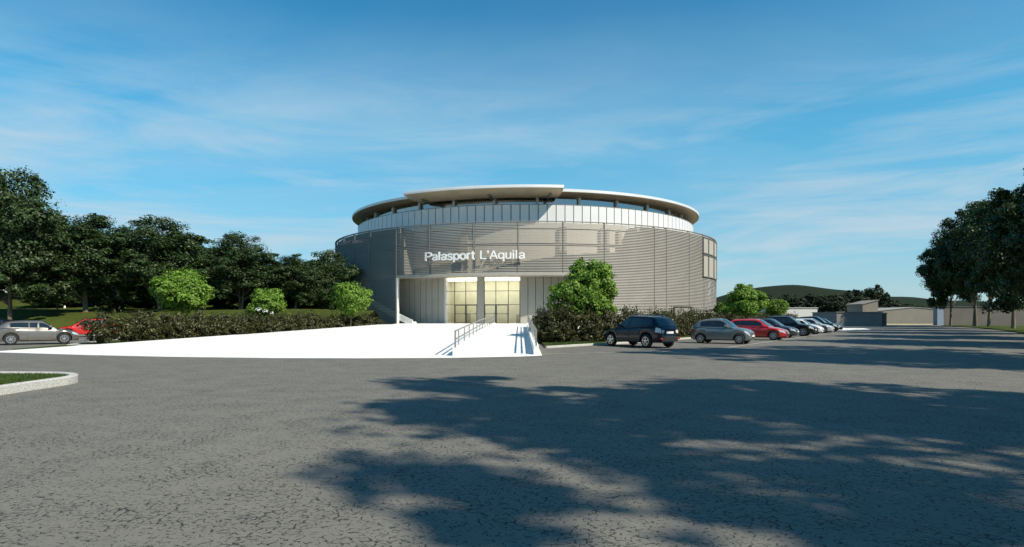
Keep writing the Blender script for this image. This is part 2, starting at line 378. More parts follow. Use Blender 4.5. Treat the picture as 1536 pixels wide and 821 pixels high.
# kerb round the lawn tip beside the plaza
def kerb(name, pts, wd, h, label, m='kerb'):
    b = MB(); pv = [Vector((p[0], p[1], 0)) for p in pts]; prof = []
    for i, p in enumerate(pv):
        d = (pv[min(i+1, len(pv)-1)]-pv[max(i-1, 0)]).normalized(); s_ = Vector((d.y, -d.x, 0))*wd/2
        prof.append([p-s_+Vector((0, 0, -.02)), p-s_+Vector((0, 0, h-.02)), p-s_*.8+Vector((0, 0, h)), p+s_*.8+Vector((0, 0, h)), p+s_+Vector((0, 0, h-.02)), p+s_+Vector((0, 0, -.02))])
    b.grid(prof); b.quad(*prof[0]); b.quad(*prof[-1])
    return tag(b.build(name, m), label, 'kerb', kind='structure')
kerb('kerb', [(-44, 55.3), (-34, 54.3), (-28, 46.8), (-25.35, 37.3), (-24.3, 33.9), (-23.8, 32.9), (-23.2, 32.7), (-22.3, 33.0)], .16, .14, 'pale kerb round the lawn tip')
# grass island on the left, in the foreground
isl = []
for a in range(0, 91, 6): isl.append((-12.2+1.6*math.cos(R(a)), 14.4+1.45*math.sin(R(a))))
isl = [(-10.2, 6.5), (-10.4, 9), (-10.55, 11.5), (-10.6, 13.5)]+isl+[(-14, 15.95), (-17, 16.1), (-21, 16.2), (-26, 16.2)]
kerb('kerb', isl, .19, .19, 'speckled white kerb round the foreground grass island')
bed = isl+[(-26, 6.5)]
poly('grass_bed', bed, .12, 'lawn', 'foreground grass island floor', cat='grass bed')
def blades(name, n, inside, zf, hgt, seed, m='blade'):
    rg = np.random.default_rng(seed); V = []; F = []
    for i in range(n):
        x, y = inside(rg); z = zf(x, y); a = rg.uniform(0, math.pi*2); h = hgt*rg.uniform(.5, 1.2); wd = .012
        lx, ly = rg.normal(0, .35, 2)*h; k = len(V)
        V += [(x-wd*math.cos(a), y-wd*math.sin(a), z), (x+wd*math.cos(a), y+wd*math.sin(a), z), (x+lx, y+ly, z+h)]; F.append((k, k+1, k+2))
    me = bpy.data.meshes.new(name); me.from_pydata(V, [], F); me.update(); return link(name, me, m)
def in_isl(rg):
    while True:
        x, y = rg.uniform(-15.5, -10.8), rg.uniform(9, 15.7)
        if y > 14.4 and x > -12.2 and ((x+12.2)/1.45)**2+((y-14.4)/1.3)**2 > 1: continue
        return x, y
tag(blades('grass', 30000, in_isl, lambda x, y: .12, .075, 3), 'short grass growing in the kerbed foreground island', 'grass', kind='stuff')
# bed on the right under the hedge
rb = [(1.75, 31.6), (4.7, 35.0), (7.2, 37.4), su(46, -15.2), su(70, -15.2), su(100, -15.6), su(100, -19.5), su(60, -21), (12, 60.5), (1.75, 62)]
b = MB(); b.quad(*[(x, y, .11) for x, y in rb]); b.grid([[(x, y, .11) for x, y in rb[:6]], [(x, y, -.02) for x, y in rb[:6]]])
tag(b.build('verge', 'lawn'), 'grass verge under the right hedge', 'verge', kind='structure')
kerb('kerb', rb[:6], .12, .115, 'low kerb along the right hedge verge', 'concrete')
tag(blades('grass', 9000, lambda rg: (lambda t, d: (1.85+2.8*t, 31.75+3.2*t+d))(rg.uniform(0, 1), rg.uniform(0, 2.2)), lambda x, y: .11, .08, 5), 'short grass in front of the right hedge', 'grass', kind='stuff')
# strip under the roadside trees
vb = [su(-25, 6.4), su(60, 6.6), su(90, 6.3), su(112, 4.5), su(140, 0), su(150, 60), su(-25, 60)]
b = MB(); b.quad(*[(x, y, .10) for x, y in vb]); b.grid([[(x, y, .10) for x, y in vb[:5]], [(x, y, -.02) for x, y in vb[:5]]])
tag(b.build('verge', 'lawn'), 'grass strip under the roadside trees', 'verge', kind='structure')
poly('grass_field', [(30, 121), (300, 121), (300, 330), (20, 330)], .02, 'field', 'distant grass field', cat='field')
# painted lines
def stripe(name, p, q, wd=.1, z=.006):
    p, q = Vector(p), Vector(q); d = (q-p).normalized(); s_ = Vector((d.y, -d.x))*wd/2
    return poly(name, [tuple(p-s_), tuple(p+s_), tuple(q+s_), tuple(q-s_)], z, 'paint')
tag(stripe('road_marking', (1.4, 26.6), (5.8, 28.2), .10), 'thin white line along the right side of the ramp', 'road marking')
tag(stripe('road_marking', (5.9, 28.25), su(29, -9.3), .09), 'white line below the navy car', 'road marking')
tag(stripe('road_marking', su(33, -9.2), su(98, -9.2), .13), 'long white line along the noses of the parked cars', 'road marking')
for s_ in (34, 42, 50, 55.4, 60.5, 64.5, 69, 73.2, 77.6):
    tag(stripe('road_marking', su(s_, -14.3), su(s_, -9.3), .10, .007), 'white bay line between parked cars', 'road marking', 'bay lines in the right car park')
for k in range(3):
    tag(stripe('road_marking', (-46+k*1.5, 37.6+k*4.4), (-27.5+k*1.2, 39.2+k*4.6), .10), 'faint bay line in the left car park', 'road marking', 'bay lines in the left car park')
poly('path', [su(84, -15), su(104, -14.5), su(104, -9.6), su(92, -7.4), su(86, -9.4)], .004, 'plaza', 'pale paving beyond the last parked car', cat='path')

# ------------------------------------------------------------------ arena
arena = empty('sports_arena', (0, 0, 0)); tag(arena, 'round sports arena with louvred metal drum, white panel band and overhanging flat roof', 'arena')
def arc(a, b, step=1.5):
    n = max(1, int(math.ceil(abs(b-a)/step))); return [a+(b-a)*i/n for i in range(n+1)]
def wall_arc(mb, r0, r1, a, b, z0, z1, step=1.5):       # solid curved wall
    A = arc(a, b, step)
    loop = lambda p: [pol(r0, p, z0), pol(r1, p, z0), pol(r1, p, z1), pol(r0, p, z1)]
    rows = [loop(p)+[loop(p)[0]] for p in A]
    mb.grid(rows); mb.quad(*loop(A[0])); mb.quad(*loop(A[-1])[::-1])
ZT = 11.24; ZS = 5.82; RDW = 25.0
OL, OR = ph(595), ph(905)
# louvred screen
b = MB(); pitch = .165; z = .12; k = 0
while z < ZT-.1:
    spans = [(-180, 180)] if z > ZS+.22 else [(OR, 360+OL)]
    for a0, a1 in spans:
        A = arc(a0, a1, 2.0); rows = []
        for p in A: rows.append([pol(RD+.01, p, z), pol(RD-.045, p, z+.102), pol(RD-.06, p, z+.102), pol(RD-.01, p, z), pol(RD+.01, p, z)])
        b.grid(rows)
    z += pitch
b.build('louvre_screen', 'slat', arena)
# posts behind the louvres, rims
seams = [ph(x) for x in (553, 594.5, 644, 710, 777, 845, 907, 982, 1000, 1034, 1056)]
allp = seams+[seams[0]-8*i for i in range(1, 6)]+[seams[-1]+9*i for i in range(1, 24)]
for p in allp:
    z0 = ZS if OL+.5 < p < OR-.5 else 0
    b = MB(); b.hexa([pol(r_, q, z0) for r_, q in ((25.86, p-.16), (25.86, p+.16), (25.72, p+.16), (25.72, p-.16))], [pol(r_, q, ZT-.02) for r_, q in ((25.86, p-.16), (25.86, p+.16), (25.72, p+.16), (25.72, p-.16))])
    b.build('screen_post', 'steel', arena)
b = MB(); wall_arc(b, 25.80, 26.03, -180, 180, ZT-.03, ZT+.05); b.build('screen_rim', 'slat', arena)
b = MB(); wall_arc(b, 25.5, 25.88, -180, 180, 8.85, 9.10); wall_arc(b, 25.5, 25.88, -180, 180, 10.45, 10.53); b.build('screen_rail', 'steel', arena)
b = MB(); wall_arc(b, 25.75, 26.03, OL, OR, ZS, ZS+.26); b.build('lintel', 'recess', arena)
b = MB(); wall_arc(b, 23.35, 25.74, OL-14, OR+14, ZS+.02, ZS+.26); b.build('canopy_slab', 'concrete', arena)
for p in seams:
    z0 = ZS+.3 if OL+.5 < p < OR-.5 else .1
    b = MB(); b.hexa([pol(r_, q, z0) for r_, q in ((26.04, p-.045), (26.04, p+.045), (26.015, p+.045), (26.015, p-.045))], [pol(r_, q, ZT) for r_, q in ((26.04, p-.045), (26.04, p+.045), (26.015, p+.045), (26.015, p-.045))])
    b.build('screen_seam', 'slat', arena)
# corner posts of the opening
for nm, p in (('entrance_post', OL), ('entrance_post', OR)):
    b = MB(); b.hexa([pol(r_, q, .1) for r_, q in ((26.05, p-.2), (26.05, p+.2), (25.7, p+.2), (25.7, p-.2))], [pol(r_, q, ZS) for r_, q in ((26.05, p-.2), (26.05, p+.2), (25.7, p+.2), (25.7, p-.2))])
    b.build(nm, 'fascia', arena)
# walls behind the screen
RW = 23.3
g1a, g1b, g2a, g2b = ph(667, RW), ph(716, RW), ph(726, RW), ph(780, RW)
GL, GR = ph(622, RW), ph(940, RW)
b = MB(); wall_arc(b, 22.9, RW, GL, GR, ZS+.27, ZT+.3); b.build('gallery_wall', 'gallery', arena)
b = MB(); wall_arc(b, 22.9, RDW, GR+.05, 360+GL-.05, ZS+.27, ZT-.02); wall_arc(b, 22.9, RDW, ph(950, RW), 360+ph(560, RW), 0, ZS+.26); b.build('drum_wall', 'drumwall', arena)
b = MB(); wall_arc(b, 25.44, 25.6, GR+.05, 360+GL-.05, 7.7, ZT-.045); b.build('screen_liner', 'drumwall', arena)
# dark piers on the gallery wall seen through the louvres
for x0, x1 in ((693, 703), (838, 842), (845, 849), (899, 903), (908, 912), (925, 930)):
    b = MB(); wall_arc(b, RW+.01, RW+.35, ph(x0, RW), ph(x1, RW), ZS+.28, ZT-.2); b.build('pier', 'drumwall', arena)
# recessed panels beside the doors
def panels(a, b_, z0, z1, nm, m, step=2.0, r0=22.9, r1=RW, gap=.15):
    mb = MB(); n = max(1, round((b_-a)/step)); st = (b_-a)/n
    for i in range(n): wall_arc(mb, r1-.06, r1, a+i*st+gap/2, a+(i+1)*st-gap/2, z0, z1, 2)
    o = mb.build(nm, m, arena)
    mb = MB(); wall_arc(mb, r0, r1-.065, a, b_, z0, z1); mb.build(nm+'_backing', 'joint', arena)
    return o
panels(ph(560, RW), g1a-.05, .93, ZS+.01, 'wall_panel', 'recess')
panels(g2b+.05, ph(950, RW), .93, ZS+.01, 'wall_panel', 'recess')
b = MB(); wall_arc(b, 22.9, RW+.03, g1b, g2a, .93, ZS+.01); b.build('pillar', 'recess', arena)
b = MB(); wall_arc(b, 22.95, RW+.04, g1a-.04, g1a+.45, .93, ZS+.01); b.build('pillar', 'panel', arena)
# glazing with doors
zb, zd, zm, zt = .94, zat(457, 64.4), zat(436.5, 64.4), ZS+.01
def glazing(xs, doors):
    P = [ph(x, RW) for x in xs]
    for i in range(3):
        a, c = P[i], P[i+1]
        for (z0, z1, lev) in ((zb, zd, 0), (zd, zm, 1), (zm, zt, 2)):
            b = MB(); b.grid([[pol(RW-.1, q, z0+.04), pol(RW-.1, q, z1-.04)] for q in arc(a+.1, c-.1, 1)])
            if lev == 0 and i in doors:
                fr = MB()
                for q in (a+.16, c-.16): fr.bar(pol(RW-.08, q, z0+.01), pol(RW-.08, q, z1-.03), .07, .07)
                for zz_ in (z0+.05, z1-.06): fr.bar(pol(RW-.08, a+.2, zz_), pol(RW-.08, c-.2, zz_), .07, .07)
                d = fr.build('door', 'mullion', arena)
                b.build('pane', 'glass', d)
                h = MB(); h.bar(pol(RW+.02, a+.35, zb+1.02), pol(RW+.02, c-.35, zb+1.02), .05, .05)
                h.box(tuple(v-.05 for v in pol(RW-.01, a+.35, zb+1.02)), tuple(v+.05 for v in pol(RW-.01, a+.35, zb+1.02)))
                h.box(tuple(v-.05 for v in pol(RW-.01, c-.35, zb+1.02)), tuple(v+.05 for v in pol(RW-.01, c-.35, zb+1.02)))
                h.build('handle', 'mullion', d)
            else: b.build('window_pane', 'glass', arena)
    b = MB()
    for q in P: b.bar(pol(RW-.05, q, zb), pol(RW-.05, q, zt), .07, .1)
    for zz_ in (zd, zm):
        for i in range(3): b.bar(pol(RW-.05, P[i]+.1, zz_), pol(RW-.05, P[i+1]-.1, zz_), .1, .055)
    b.build('mullion', 'mullion', arena)
glazing((667.5, 681.5, 698.5, 715.7), (1, 2)); glazing((726.3, 743.7, 762.5, 779.6), (0, 1))
# lobby behind the glass
b = MB(); wall_arc(b, 18.3, 18.5, g1a-6, g2b+6, .9, 6); wall_arc(b, 18.5, 22.85, g1a-6.2, g1a-6, .9, 6); wall_arc(b, 18.5, 22.85, g2b+6, g2b+6.2, .9, 6)
wall_arc(b, 18.5, 22.85, g1a-6, g2b+6, 5.84, 5.95); b.build('lobby_wall', 'lobby', arena)
b = MB(); wall_arc(b, 19.0, 22.6, g1a-4, g2b+4, 5.70, 5.78); b.build('lobby_lamp', 'lamp', arena)
for q, r_, hh in ((g1a+2, 19.2, 2.0), (g2b-1.5, 19.4, 1.9)): 
    b = MB(); wall_arc(b, r_, r_+.5, q, q+1.2, .93, hh); b.build('lobby_counter', 'recess', arena)
# stairs climbing behind the louvres
def stair(pa, pb, z0, z1, nm, land=None):
    mb = MB(); n = max(3, int(round(abs(z1-z0)/.17))); st = (pb-pa)/n
    for i in range(n):
        zz_ = z0+(z1-z0)*(i+1)/n
        wall_arc(mb, 25.02, 25.6, pa+i*st, pa+(i+1.15)*st, zz_-.17, zz_, 3)
    o = mb.build(nm, 'whitewall', arena)
    s2 = MB(); A = arc(pa, pb, 1.0)
    rows = []
    for q in A:
        t = (q-pa)/(pb-pa); zz_ = z0+(z1-z0)*t
        rows.append([pol(25.62, q, zz_-.34), pol(25.70, q, zz_-.34), pol(25.70, q, zz_+.34), pol(25.62, q, zz_+.34), pol(25.62, q, zz_-.34)])
    s2.grid(rows); s2.quad(*rows[0][:4]); s2.quad(*rows[-1][:4]); s2.build('stringer', 'whitewall', o)
    return o
s1 = ph(938); s2_, s3, s4 = ph(985), ph(1004), ph(1037)
stair(s1, s2_, zr(938, 463), zr(985, 431), 'staircase'); stair(s3, s4, zr(985, 431), zr(1037, 402), 'staircase')
b = MB(); wall_arc(b, 25.02, 25.70, s2_, s3, zr(985, 431)-.34, zr(985, 431)); b.build('landing', 'whitewall', arena)
stair(ph(616), ph(546), .95, zr(546, 449, 25), 'staircase')
# framed door in the drum on the right
b = MB(); d0, d1 = ph(1011), ph(1036)
for q in (d0, d1): b.bar(pol(26.06, q, .1), pol(26.06, q, 2.75), .14, .14)
b.bar(pol(26.06, d0, 2.75), pol(26.06, d1, 2.75), .14, .14); sdoor = b.build('side_door', 'mullion', arena)
b = MB(); wall_arc(b, 25.98, 26.03, d0+.2, d1-.2, .12, 2.66); b.build('leaf_panel', 'slat', sdoor)
b = MB(); b.bar(pol(26.06, (d0+d1)/2, .12), pol(26.06, (d0+d1)/2, 2.66), .05, .05); b.build('meeting_stile', 'mullion', sdoor)
# pale framed panels near the right edge
for q0, q1 in ((ph(1054.5), ph(1061.5)), (ph(1062.5), ph(1069.5)), (ph(1070.3), ph(1074))):
    for z0, z1 in ((9.15, 10.9), (6.4, 8.85)):
        b = MB(); wall_arc(b, 26.0, 26.05, q0, q1, z0, z1); f = b.build('screen_panel', 'recess', arena)
        b = MB(); wall_arc(b, 26.0, 26.12, q0-.25, q0, z0-.1, z1+.1); wall_arc(b, 26.0, 26.12, q1, q1+.25, z0-.1, z1+.1)
        wall_arc(b, 26.0, 26.12, q0, q1, z1, z1+.1); wall_arc(b, 26.0, 26.12, q0, q1, z0-.1, z0); b.build('frame', 'steel', f)
# white panel band
ZB0, ZB1, RB = ZT-.6, 13.45, 23.1
mb = MB(); n = 152
for i in range(n): wall_arc(mb, RB-.08, RB, i*360/n+.11, (i+1)*360/n-.11, ZB0, ZB1, 3)
mb.build('panel_band', 'panel', arena)
b = MB(); wall_arc(b, RB-.6, RB-.085, -180, 180, ZB0, ZB1-.05); b.build('band_backing', 'joint', arena)
b = MB(); wall_arc(b, RB-.62, RB+.02, -180, 180, ZB1, ZB1+.06); b.build('band_coping', 'steel', arena)
# clerestory glass and posts
b = MB(); A = arc(-180, 180, 2); b.grid([[pol(21.9, q, ZB1-.4), pol(21.9, q, 14.5)] for q in A]); b.build('clerestory_glass', 'cglass', arena, smooth=40)
for i in range(30):
    b = MB(); wall_arc(b, 21.95, 22.2, i*12+2, i*12+2.7, ZB1-.4, 14.48, 2); b.build('clerestory_post', 'panel', arena)
b = MB(); wall_arc(b, 17, 17.2, -180, 180, 11.0, 14.5); b.build('hall_wall', 'gallery', arena)
b = MB(); A = arc(-180, 180, 3); b.grid([[pol(17.2, q, 12.9), pol(22.5, q, 12.9)] for q in A]); b.build('ledge', 'concrete', arena)
# roof disc
RR, ZR0, ZR1 = 23.85, 14.52, 15.05
A = arc(-180, 180, 1.5); b = MB()
b.grid([[pol(RR-.06, q, ZR0+.17), pol(RR, q, ZR0+.21), pol(RR, q, ZR1-.06), pol(RR-.15, q, ZR1), pol(12, q, ZR1+.5), pol(.01, q, ZR1+.8)] for q in A])
roof = b.build('roof', 'fascia', arena, smooth=18)
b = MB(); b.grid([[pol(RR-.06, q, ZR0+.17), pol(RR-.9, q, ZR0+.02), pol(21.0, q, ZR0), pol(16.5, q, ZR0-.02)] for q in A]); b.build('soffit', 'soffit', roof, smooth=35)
# front visor
RV = 25.6; va, vb_ = ph(605, RV), ph(846, RV)
A = arc(va, vb_, 1.0); b = MB()
b.grid([[pol(RR+.03, q, ZR1-.01), pol(RV-.05, q, ZR1-.02), pol(RV, q, ZR1-.1), pol(RV, q, ZR1-.32)] for q in A])
visor = b.build('visor', 'fascia', arena, smooth=35)
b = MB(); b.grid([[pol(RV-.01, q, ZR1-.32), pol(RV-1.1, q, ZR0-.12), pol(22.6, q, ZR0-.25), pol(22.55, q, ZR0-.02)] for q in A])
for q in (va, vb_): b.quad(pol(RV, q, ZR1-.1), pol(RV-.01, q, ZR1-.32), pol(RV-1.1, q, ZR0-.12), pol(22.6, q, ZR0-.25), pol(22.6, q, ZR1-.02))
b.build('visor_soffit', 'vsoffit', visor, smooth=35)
for q in (va+3.2, ph(727, RV), vb_-3):
    b = MB(); wall_arc(b, 22.0, 24.4, q, q+.55, ZR0-.42, ZR0-.2); b.build('visor_bracket', 'steel', visor)
# lettering
def ell(cx, cy, rx, ry, n=18): return [(cx+rx*math.cos(2*math.pi*i/n), cy+ry*math.sin(2*math.pi*i/n)) for i in range(n+1)]
def bowl(cx, cy, rx, ry): return [(cx+rx*math.cos(R(a)), cy+ry*math.sin(R(a))) for a in range(90, -91, -15)]
GL_ = {'P': (.78, [[(.08, 0), (.08, 1)], [(.08, .935)]+bowl(.42, .705, .25, .23)+[(.08, .475)]]),
 'a': (.63, [[(.07, .53), (.12, .63), (.22, .685), (.34, .685), (.44, .64), (.48, .53), (.48, .14), (.53, .02)], [(.48, .42), (.36, .38), (.20, .35), (.09, .28), (.06, .18), (.10, .09), (.20, .045), (.32, .07), (.43, .15), (.48, .26)]]),
 'l': (.27, [[(.08, 0), (.08, 1)]]),
 's': (.58, [[(.48, .56), (.40, .66), (.27, .69), (.14, .66), (.08, .55), (.13, .44), (.28, .38), (.43, .32), (.49, .20), (.43, .09), (.29, .04), (.15, .07), (.06, .18)]]),
 'p': (.64, [[(.08, -.28), (.08, .74)], ell(.32, .365, .24, .32)]), 'o': (.66, [ell(.31, .365, .25, .32)]),
 'r': (.42, [[(.08, 0), (.08, .74)], [(.08, .45), (.13, .60), (.23, .685), (.35, .66)]]),
 't': (.38, [[(.17, .95), (.17, .14), (.22, .05), (.34, .05)], [(.02, .68), (.34, .68)]]),
 'L': (.64, [[(.08, 1), (.08, .06), (.58, .06)]]), "'": (.24, [[(.08, 1), (.08, .68)]]),
 'A': (.72, [[(.03, 0), (.35, .98)], [(.35, .98), (.67, 0)], [(.15, .34), (.55, .34)]]),
 'q': (.66, [[(.53, -.28), (.53, .74)], ell(.30, .365, .24, .32)]),
 'u': (.64, [[(.08, .74), (.08, .22), (.13, .09), (.25, .045), (.38, .09), (.47, .22)], [(.48, .74), (.48, 0)]]),
 'i': (.27, [[(.08, 0), (.08, .74)], [(.08, .87), (.08, 1)]])}
def stroke(mb, pts, wd, z0, z1, f):
    P_ = [Vector(p) for p in pts]; closed = (P_[0]-P_[-1]).length < 1e-6; n = len(P_); rows = []
    for i, p in enumerate(P_):
        a = P_[i-1] if i > 0 else (P_[-2] if closed else None); c = P_[i+1] if i < n-1 else (P_[1] if closed else None)
        d1 = (p-a).normalized() if a is not None else (c-p).normalized(); d2 = (c-p).normalized() if c is not None else d1
        m_ = (Vector((-d1.y, d1.x))+Vector((-d2.y, d2.x))).normalized(); k_ = wd/2/max(.45, m_.dot(Vector((-d1.y, d1.x))))
        l_, r_ = p+m_*k_, p-m_*k_; rows.append([f(*l_, z0), f(*r_, z0), f(*r_, z1), f(*l_, z1), f(*l_, z0)])
    mb.grid(rows)
    if not closed: mb.quad(*rows[0][:4]); mb.quad(*rows[-1][:4])
sign = empty('arena_sign', pol(RD, ph(712), 7.45)); tag(sign, "raised white letters reading Palasport L'Aquila on the louvred drum", 'sign')
bpy.context.view_layer.update()
def word(txt, x0, x1, wd):
    adv = 0; lay = []
    for ch in txt: lay.append((adv, GL_[ch][1], ch)); adv += GL_[ch][0]
    mx = adv-.10; a0, a1 = ph(x0, 26.35), ph(x1, 26.35); hgt = .86
    for off, strokes, ch in lay:
        mb = MB()
        for k, st in enumerate(strokes):
            stroke(mb, st, wd, -.05, .05+.003*k, lambda x, y, z_: tuple(Vector(pol(26.34+z_, a0+(a1-a0)*(x+off)/mx, 7.44+y*hgt))-sign.location))
        mb.build('letter', 'letter', sign)
word('Palasport', 637.5, 711, .165); word("L'Aquila", 720, 787, .125)

# ------------------------------------------------------------------ ramp railings
def railing(name, path, ext, label):
    o = empty(name, (path[0][0], path[0][1], 0)); tag(o, label, 'railing', 'railings of the entrance ramp'); base = Vector(o.location)
    def P(x, y, dz): return Vector((x, y, plaza_z(y, 24.6)+dz))-base
    n = 24; pts = []
    for (a, c) in zip(path, path[1:]):
        for k in range(12): pts.append((a[0]+(c[0]-a[0])*k/12, a[1]+(c[1]-a[1])*k/12))
    pts.append(path[-1])
    b = MB(); b.grid([[P(x-.11, y, -.06), P(x-.11, y, .36), P(x+.11, y, .36), P(x+.11, y, -.06)] for x, y in pts])
    x, y = pts[0]; b.quad(P(x-.11, y, -.06), P(x-.11, y, .36), P(x+.11, y, .36), P(x+.11, y, -.06))
    x, y = pts[-1]; b.quad(P(x-.11, y, -.06), P(x-.11, y, .36), P(x+.11, y, .36), P(x+.11, y, -.06))
    b.build('low_wall', 'whitewall', o)
    for hgt in (.68, 1.02):
        b = MB(); q = [P(x, y, hgt) for x, y in pts]
        b.tube([P(pts[0][0], pts[0][1]+.02, .36)]+q+[P(pts[-1][0], pts[-1][1], .36)] if hgt > 1 else q, .035, 8); b.build('rail', 'rail', o, smooth=60)
    for k in range(1, len(pts)-1, 2):
        x, y = pts[k]; b = MB(); b.tube([P(x, y, .35), P(x, y, 1.02)], .026, 8); b.build('post', 'rail', o, smooth=60)
    return o
railing('ramp_railing', [(-2.3, 24.85), (-2.06, 41.0), (-1.5, 51.5)], 0, 'left steel handrail on a low white wall crossing the white plaza')
railing('ramp_railing', [(1.02, 25.8), (1.2, 41.0), (1.36, 51.5)], 0, 'right steel handrail on a low white wall beside the big hedge')

# ------------------------------------------------------------------ foliage
def foliage_mesh(name, blobs, n, size, seed, clump=.22, shell=.55, asp=.7, upb=.45, jit=.8, nclump=90):
    rg = np.random.default_rng(seed); pos = []; nor = []
    vol = np.array([r[0]*r[1]*r[2] for c, r in blobs])**.7; vol /= vol.sum()
    for (c, r), wgt in zip(blobs, vol):
        c = np.array(c); r = np.array(r); nc = max(8, int(nclump*wgt*len(blobs)**.3)); per = max(1, int(n*wgt/nc))
        d = rg.normal(size=(nc, 3)); d /= np.linalg.norm(d, axis=1)[:, None]
        rad = shell+(1-shell)*rg.random(nc)**.7
        cc = c+d*r*rad[:, None]
        cr = r.mean()*clump*rg.uniform(.6, 1.35, nc)
        for k in range(nc):
            e = rg.normal(size=(per, 3)); e /= np.linalg.norm(e, axis=1)[:, None]; e *= (rg.random(per)**.45)[:, None]
            p = cc[k]+e*cr[k]*np.array([1.1, 1.1, .78]); pos.append(p)
            nn = e*.9+d[k]*.5+np.array([0, 0, upb])+rg.normal(size=(per, 3))*jit; nor.append(nn)
    pos = np.concatenate(pos); nor = np.concatenate(nor); nor /= np.linalg.norm(nor, axis=1)[:, None]
    return leaf_quads(name, pos, nor, size, rg, asp)
def leaf_quads(name, pos, nor, size, rg, asp=.7):
    m = len(pos); a = rg.normal(size=(m, 3)); t = np.cross(nor, a); t /= np.linalg.norm(t, axis=1)[:, None]+1e-9; b = np.cross(nor, t)
    s = (size*rg.uniform(.6, 1.3, m))[:, None]
    V = np.stack([pos-t*s*.5, pos-b*s*.5*asp+nor*s*.08, pos+t*s*.5, pos+b*s*.5*asp+nor*s*.08], 1).reshape(-1, 3)
    me = bpy.data.meshes.new(name); me.vertices.add(len(V)); me.vertices.foreach_set('co', V.astype('f').ravel())
    me.loops.add(4*m); me.loops.foreach_set('vertex_index', np.arange(4*m, dtype='i')); me.polygons.add(m)
    me.polygons.foreach_set('loop_start', np.arange(0, 4*m, 4, dtype='i')); me.update(calc_edges=True); return me
def trunk_mb(seed, h, r0, spread, fork=.28, limbs=6, stems=1):
    rg = random.Random(seed); b = MB()
    for s_ in range(stems):
        ox, oy = (rg.uniform(-.25, .25), rg.uniform(-.25, .25)) if stems > 1 else (0, 0)
        lx, ly = rg.uniform(-.08, .08)*h, rg.uniform(-.08, .08)*h
        pts = []; rad = []
        for i in range(7):
            t = i/6; pts.append((ox+lx*t+rg.uniform(-.06, .06)*r0*4*t, oy+ly*t, h*.82*t)); rad.append(r0*(1.25 if i == 0 else 1)*(1-t*.85))
        b.tube(pts, rad, 9)
        for k in range(limbs):
            t = rg.uniform(fork, .62); i = int(t*6); p = Vector(pts[i]).lerp(Vector(pts[min(6, i+1)]), t*6-i); a = rg.uniform(0, 2*math.pi)+k*2.4
            L_ = spread*rg.uniform(.55, .95); up = h*rg.uniform(.22, .38)
            q = [p]; 
            for j in range(1, 5):
                u = j/4; q.append(p+Vector((math.cos(a)*L_*u**.9+rg.uniform(-.1, .1), math.sin(a)*L_*u**.9+rg.uniform(-.1, .1), up*u**1.15)))
            rr = r0*(1-t)*.62; b.tube(q, [rr*(1-.2*j) for j in range(5)], 6)
            for j in (2, 3):
                a2 = a+rg.uniform(-1.1, 1.1); e = q[j]+Vector((math.cos(a2)*L_*.4, math.sin(a2)*L_*.4, up*.45)); b.tube([q[j], q[j].lerp(e, .5)+Vector((0, 0, .1)), e], [rr*.4, rr*.28, rr*.12], 5)
    return b
def dark_tree(seed, H=16.0, Rc=6.0, base=3.0, stems=1, n=50000, size=.29, nclump=110, clump=.34):
    rg = random.Random(seed); blobs = []
    zc = base+(H-base)*.46; hh = (H-base)/2
    blobs.append(((0, 0, zc+.4), (Rc*.74, Rc*.74, hh*.84)))
    for k in range(13):
        a = k*2.399+rg.uniform(-.3, .3); z_ = -.72+1.3*(k+.5)/13+rg.uniform(-.08, .08); q = Rc*.68*math.sqrt(max(.1, 1-z_*z_))
        s_ = rg.uniform(.30, .42)*Rc
        blobs.append(((math.cos(a)*q, math.sin(a)*q, zc+z_*hh), (s_, s_, s_*.8)))
    blobs.append(((rg.uniform(-.1, .1)*Rc, rg.uniform(-.1, .1)*Rc, H-hh*.42), (Rc*.46, Rc*.46, hh*.42)))
    t = trunk_mb(seed, H*.9, (.21 if stems == 1 else .17)*H/16, Rc*.8, fork=.13 if stems > 1 else .2, limbs=8, stems=stems)
    tm = t.build('trunk', 'bark', smooth=60).data
    cm = foliage_mesh('crown', blobs, n, size, seed, clump=clump, shell=.35, nclump=nclump, jit=.6); cm.materials.append(M['leaf_dark'])
    for o in list(COL.objects):
        if o.data is tm: bpy.data.objects.remove(o)
    return tm, cm
def place_tree(name, meshes, loc, sc_, rz, label, group, cat='tree'):
    o = empty(name, loc, rz); o.scale = sc_ if isinstance(sc_, tuple) else (sc_,)*3; tag(o, label, cat, group)
    t = bpy.data.objects.new('trunk', meshes[0]); COL.objects.link(t); t.parent = o
    c = bpy.data.objects.new('crown', meshes[1]); COL.objects.link(c); c.parent = o
    return o
DT = [dark_tree(11), dark_tree(23, stems=2), dark_tree(37, Rc=6.6, base=2.7), dark_tree(53, H=16, Rc=5.6, stems=3, base=3.2), dark_tree(71, H=15.6, Rc=7.0, base=5.6, n=23000, size=.37, nclump=90, clump=.30), dark_tree(83, H=16, Rc=6.4, base=.6, n=26000, size=.46), dark_tree(97, Rc=6.3, base=1.4, stems=2, n=56000, nclump=140), dark_tree(101, Rc=6.0, base=2.0, stems=3, n=54000, nclump=140)]
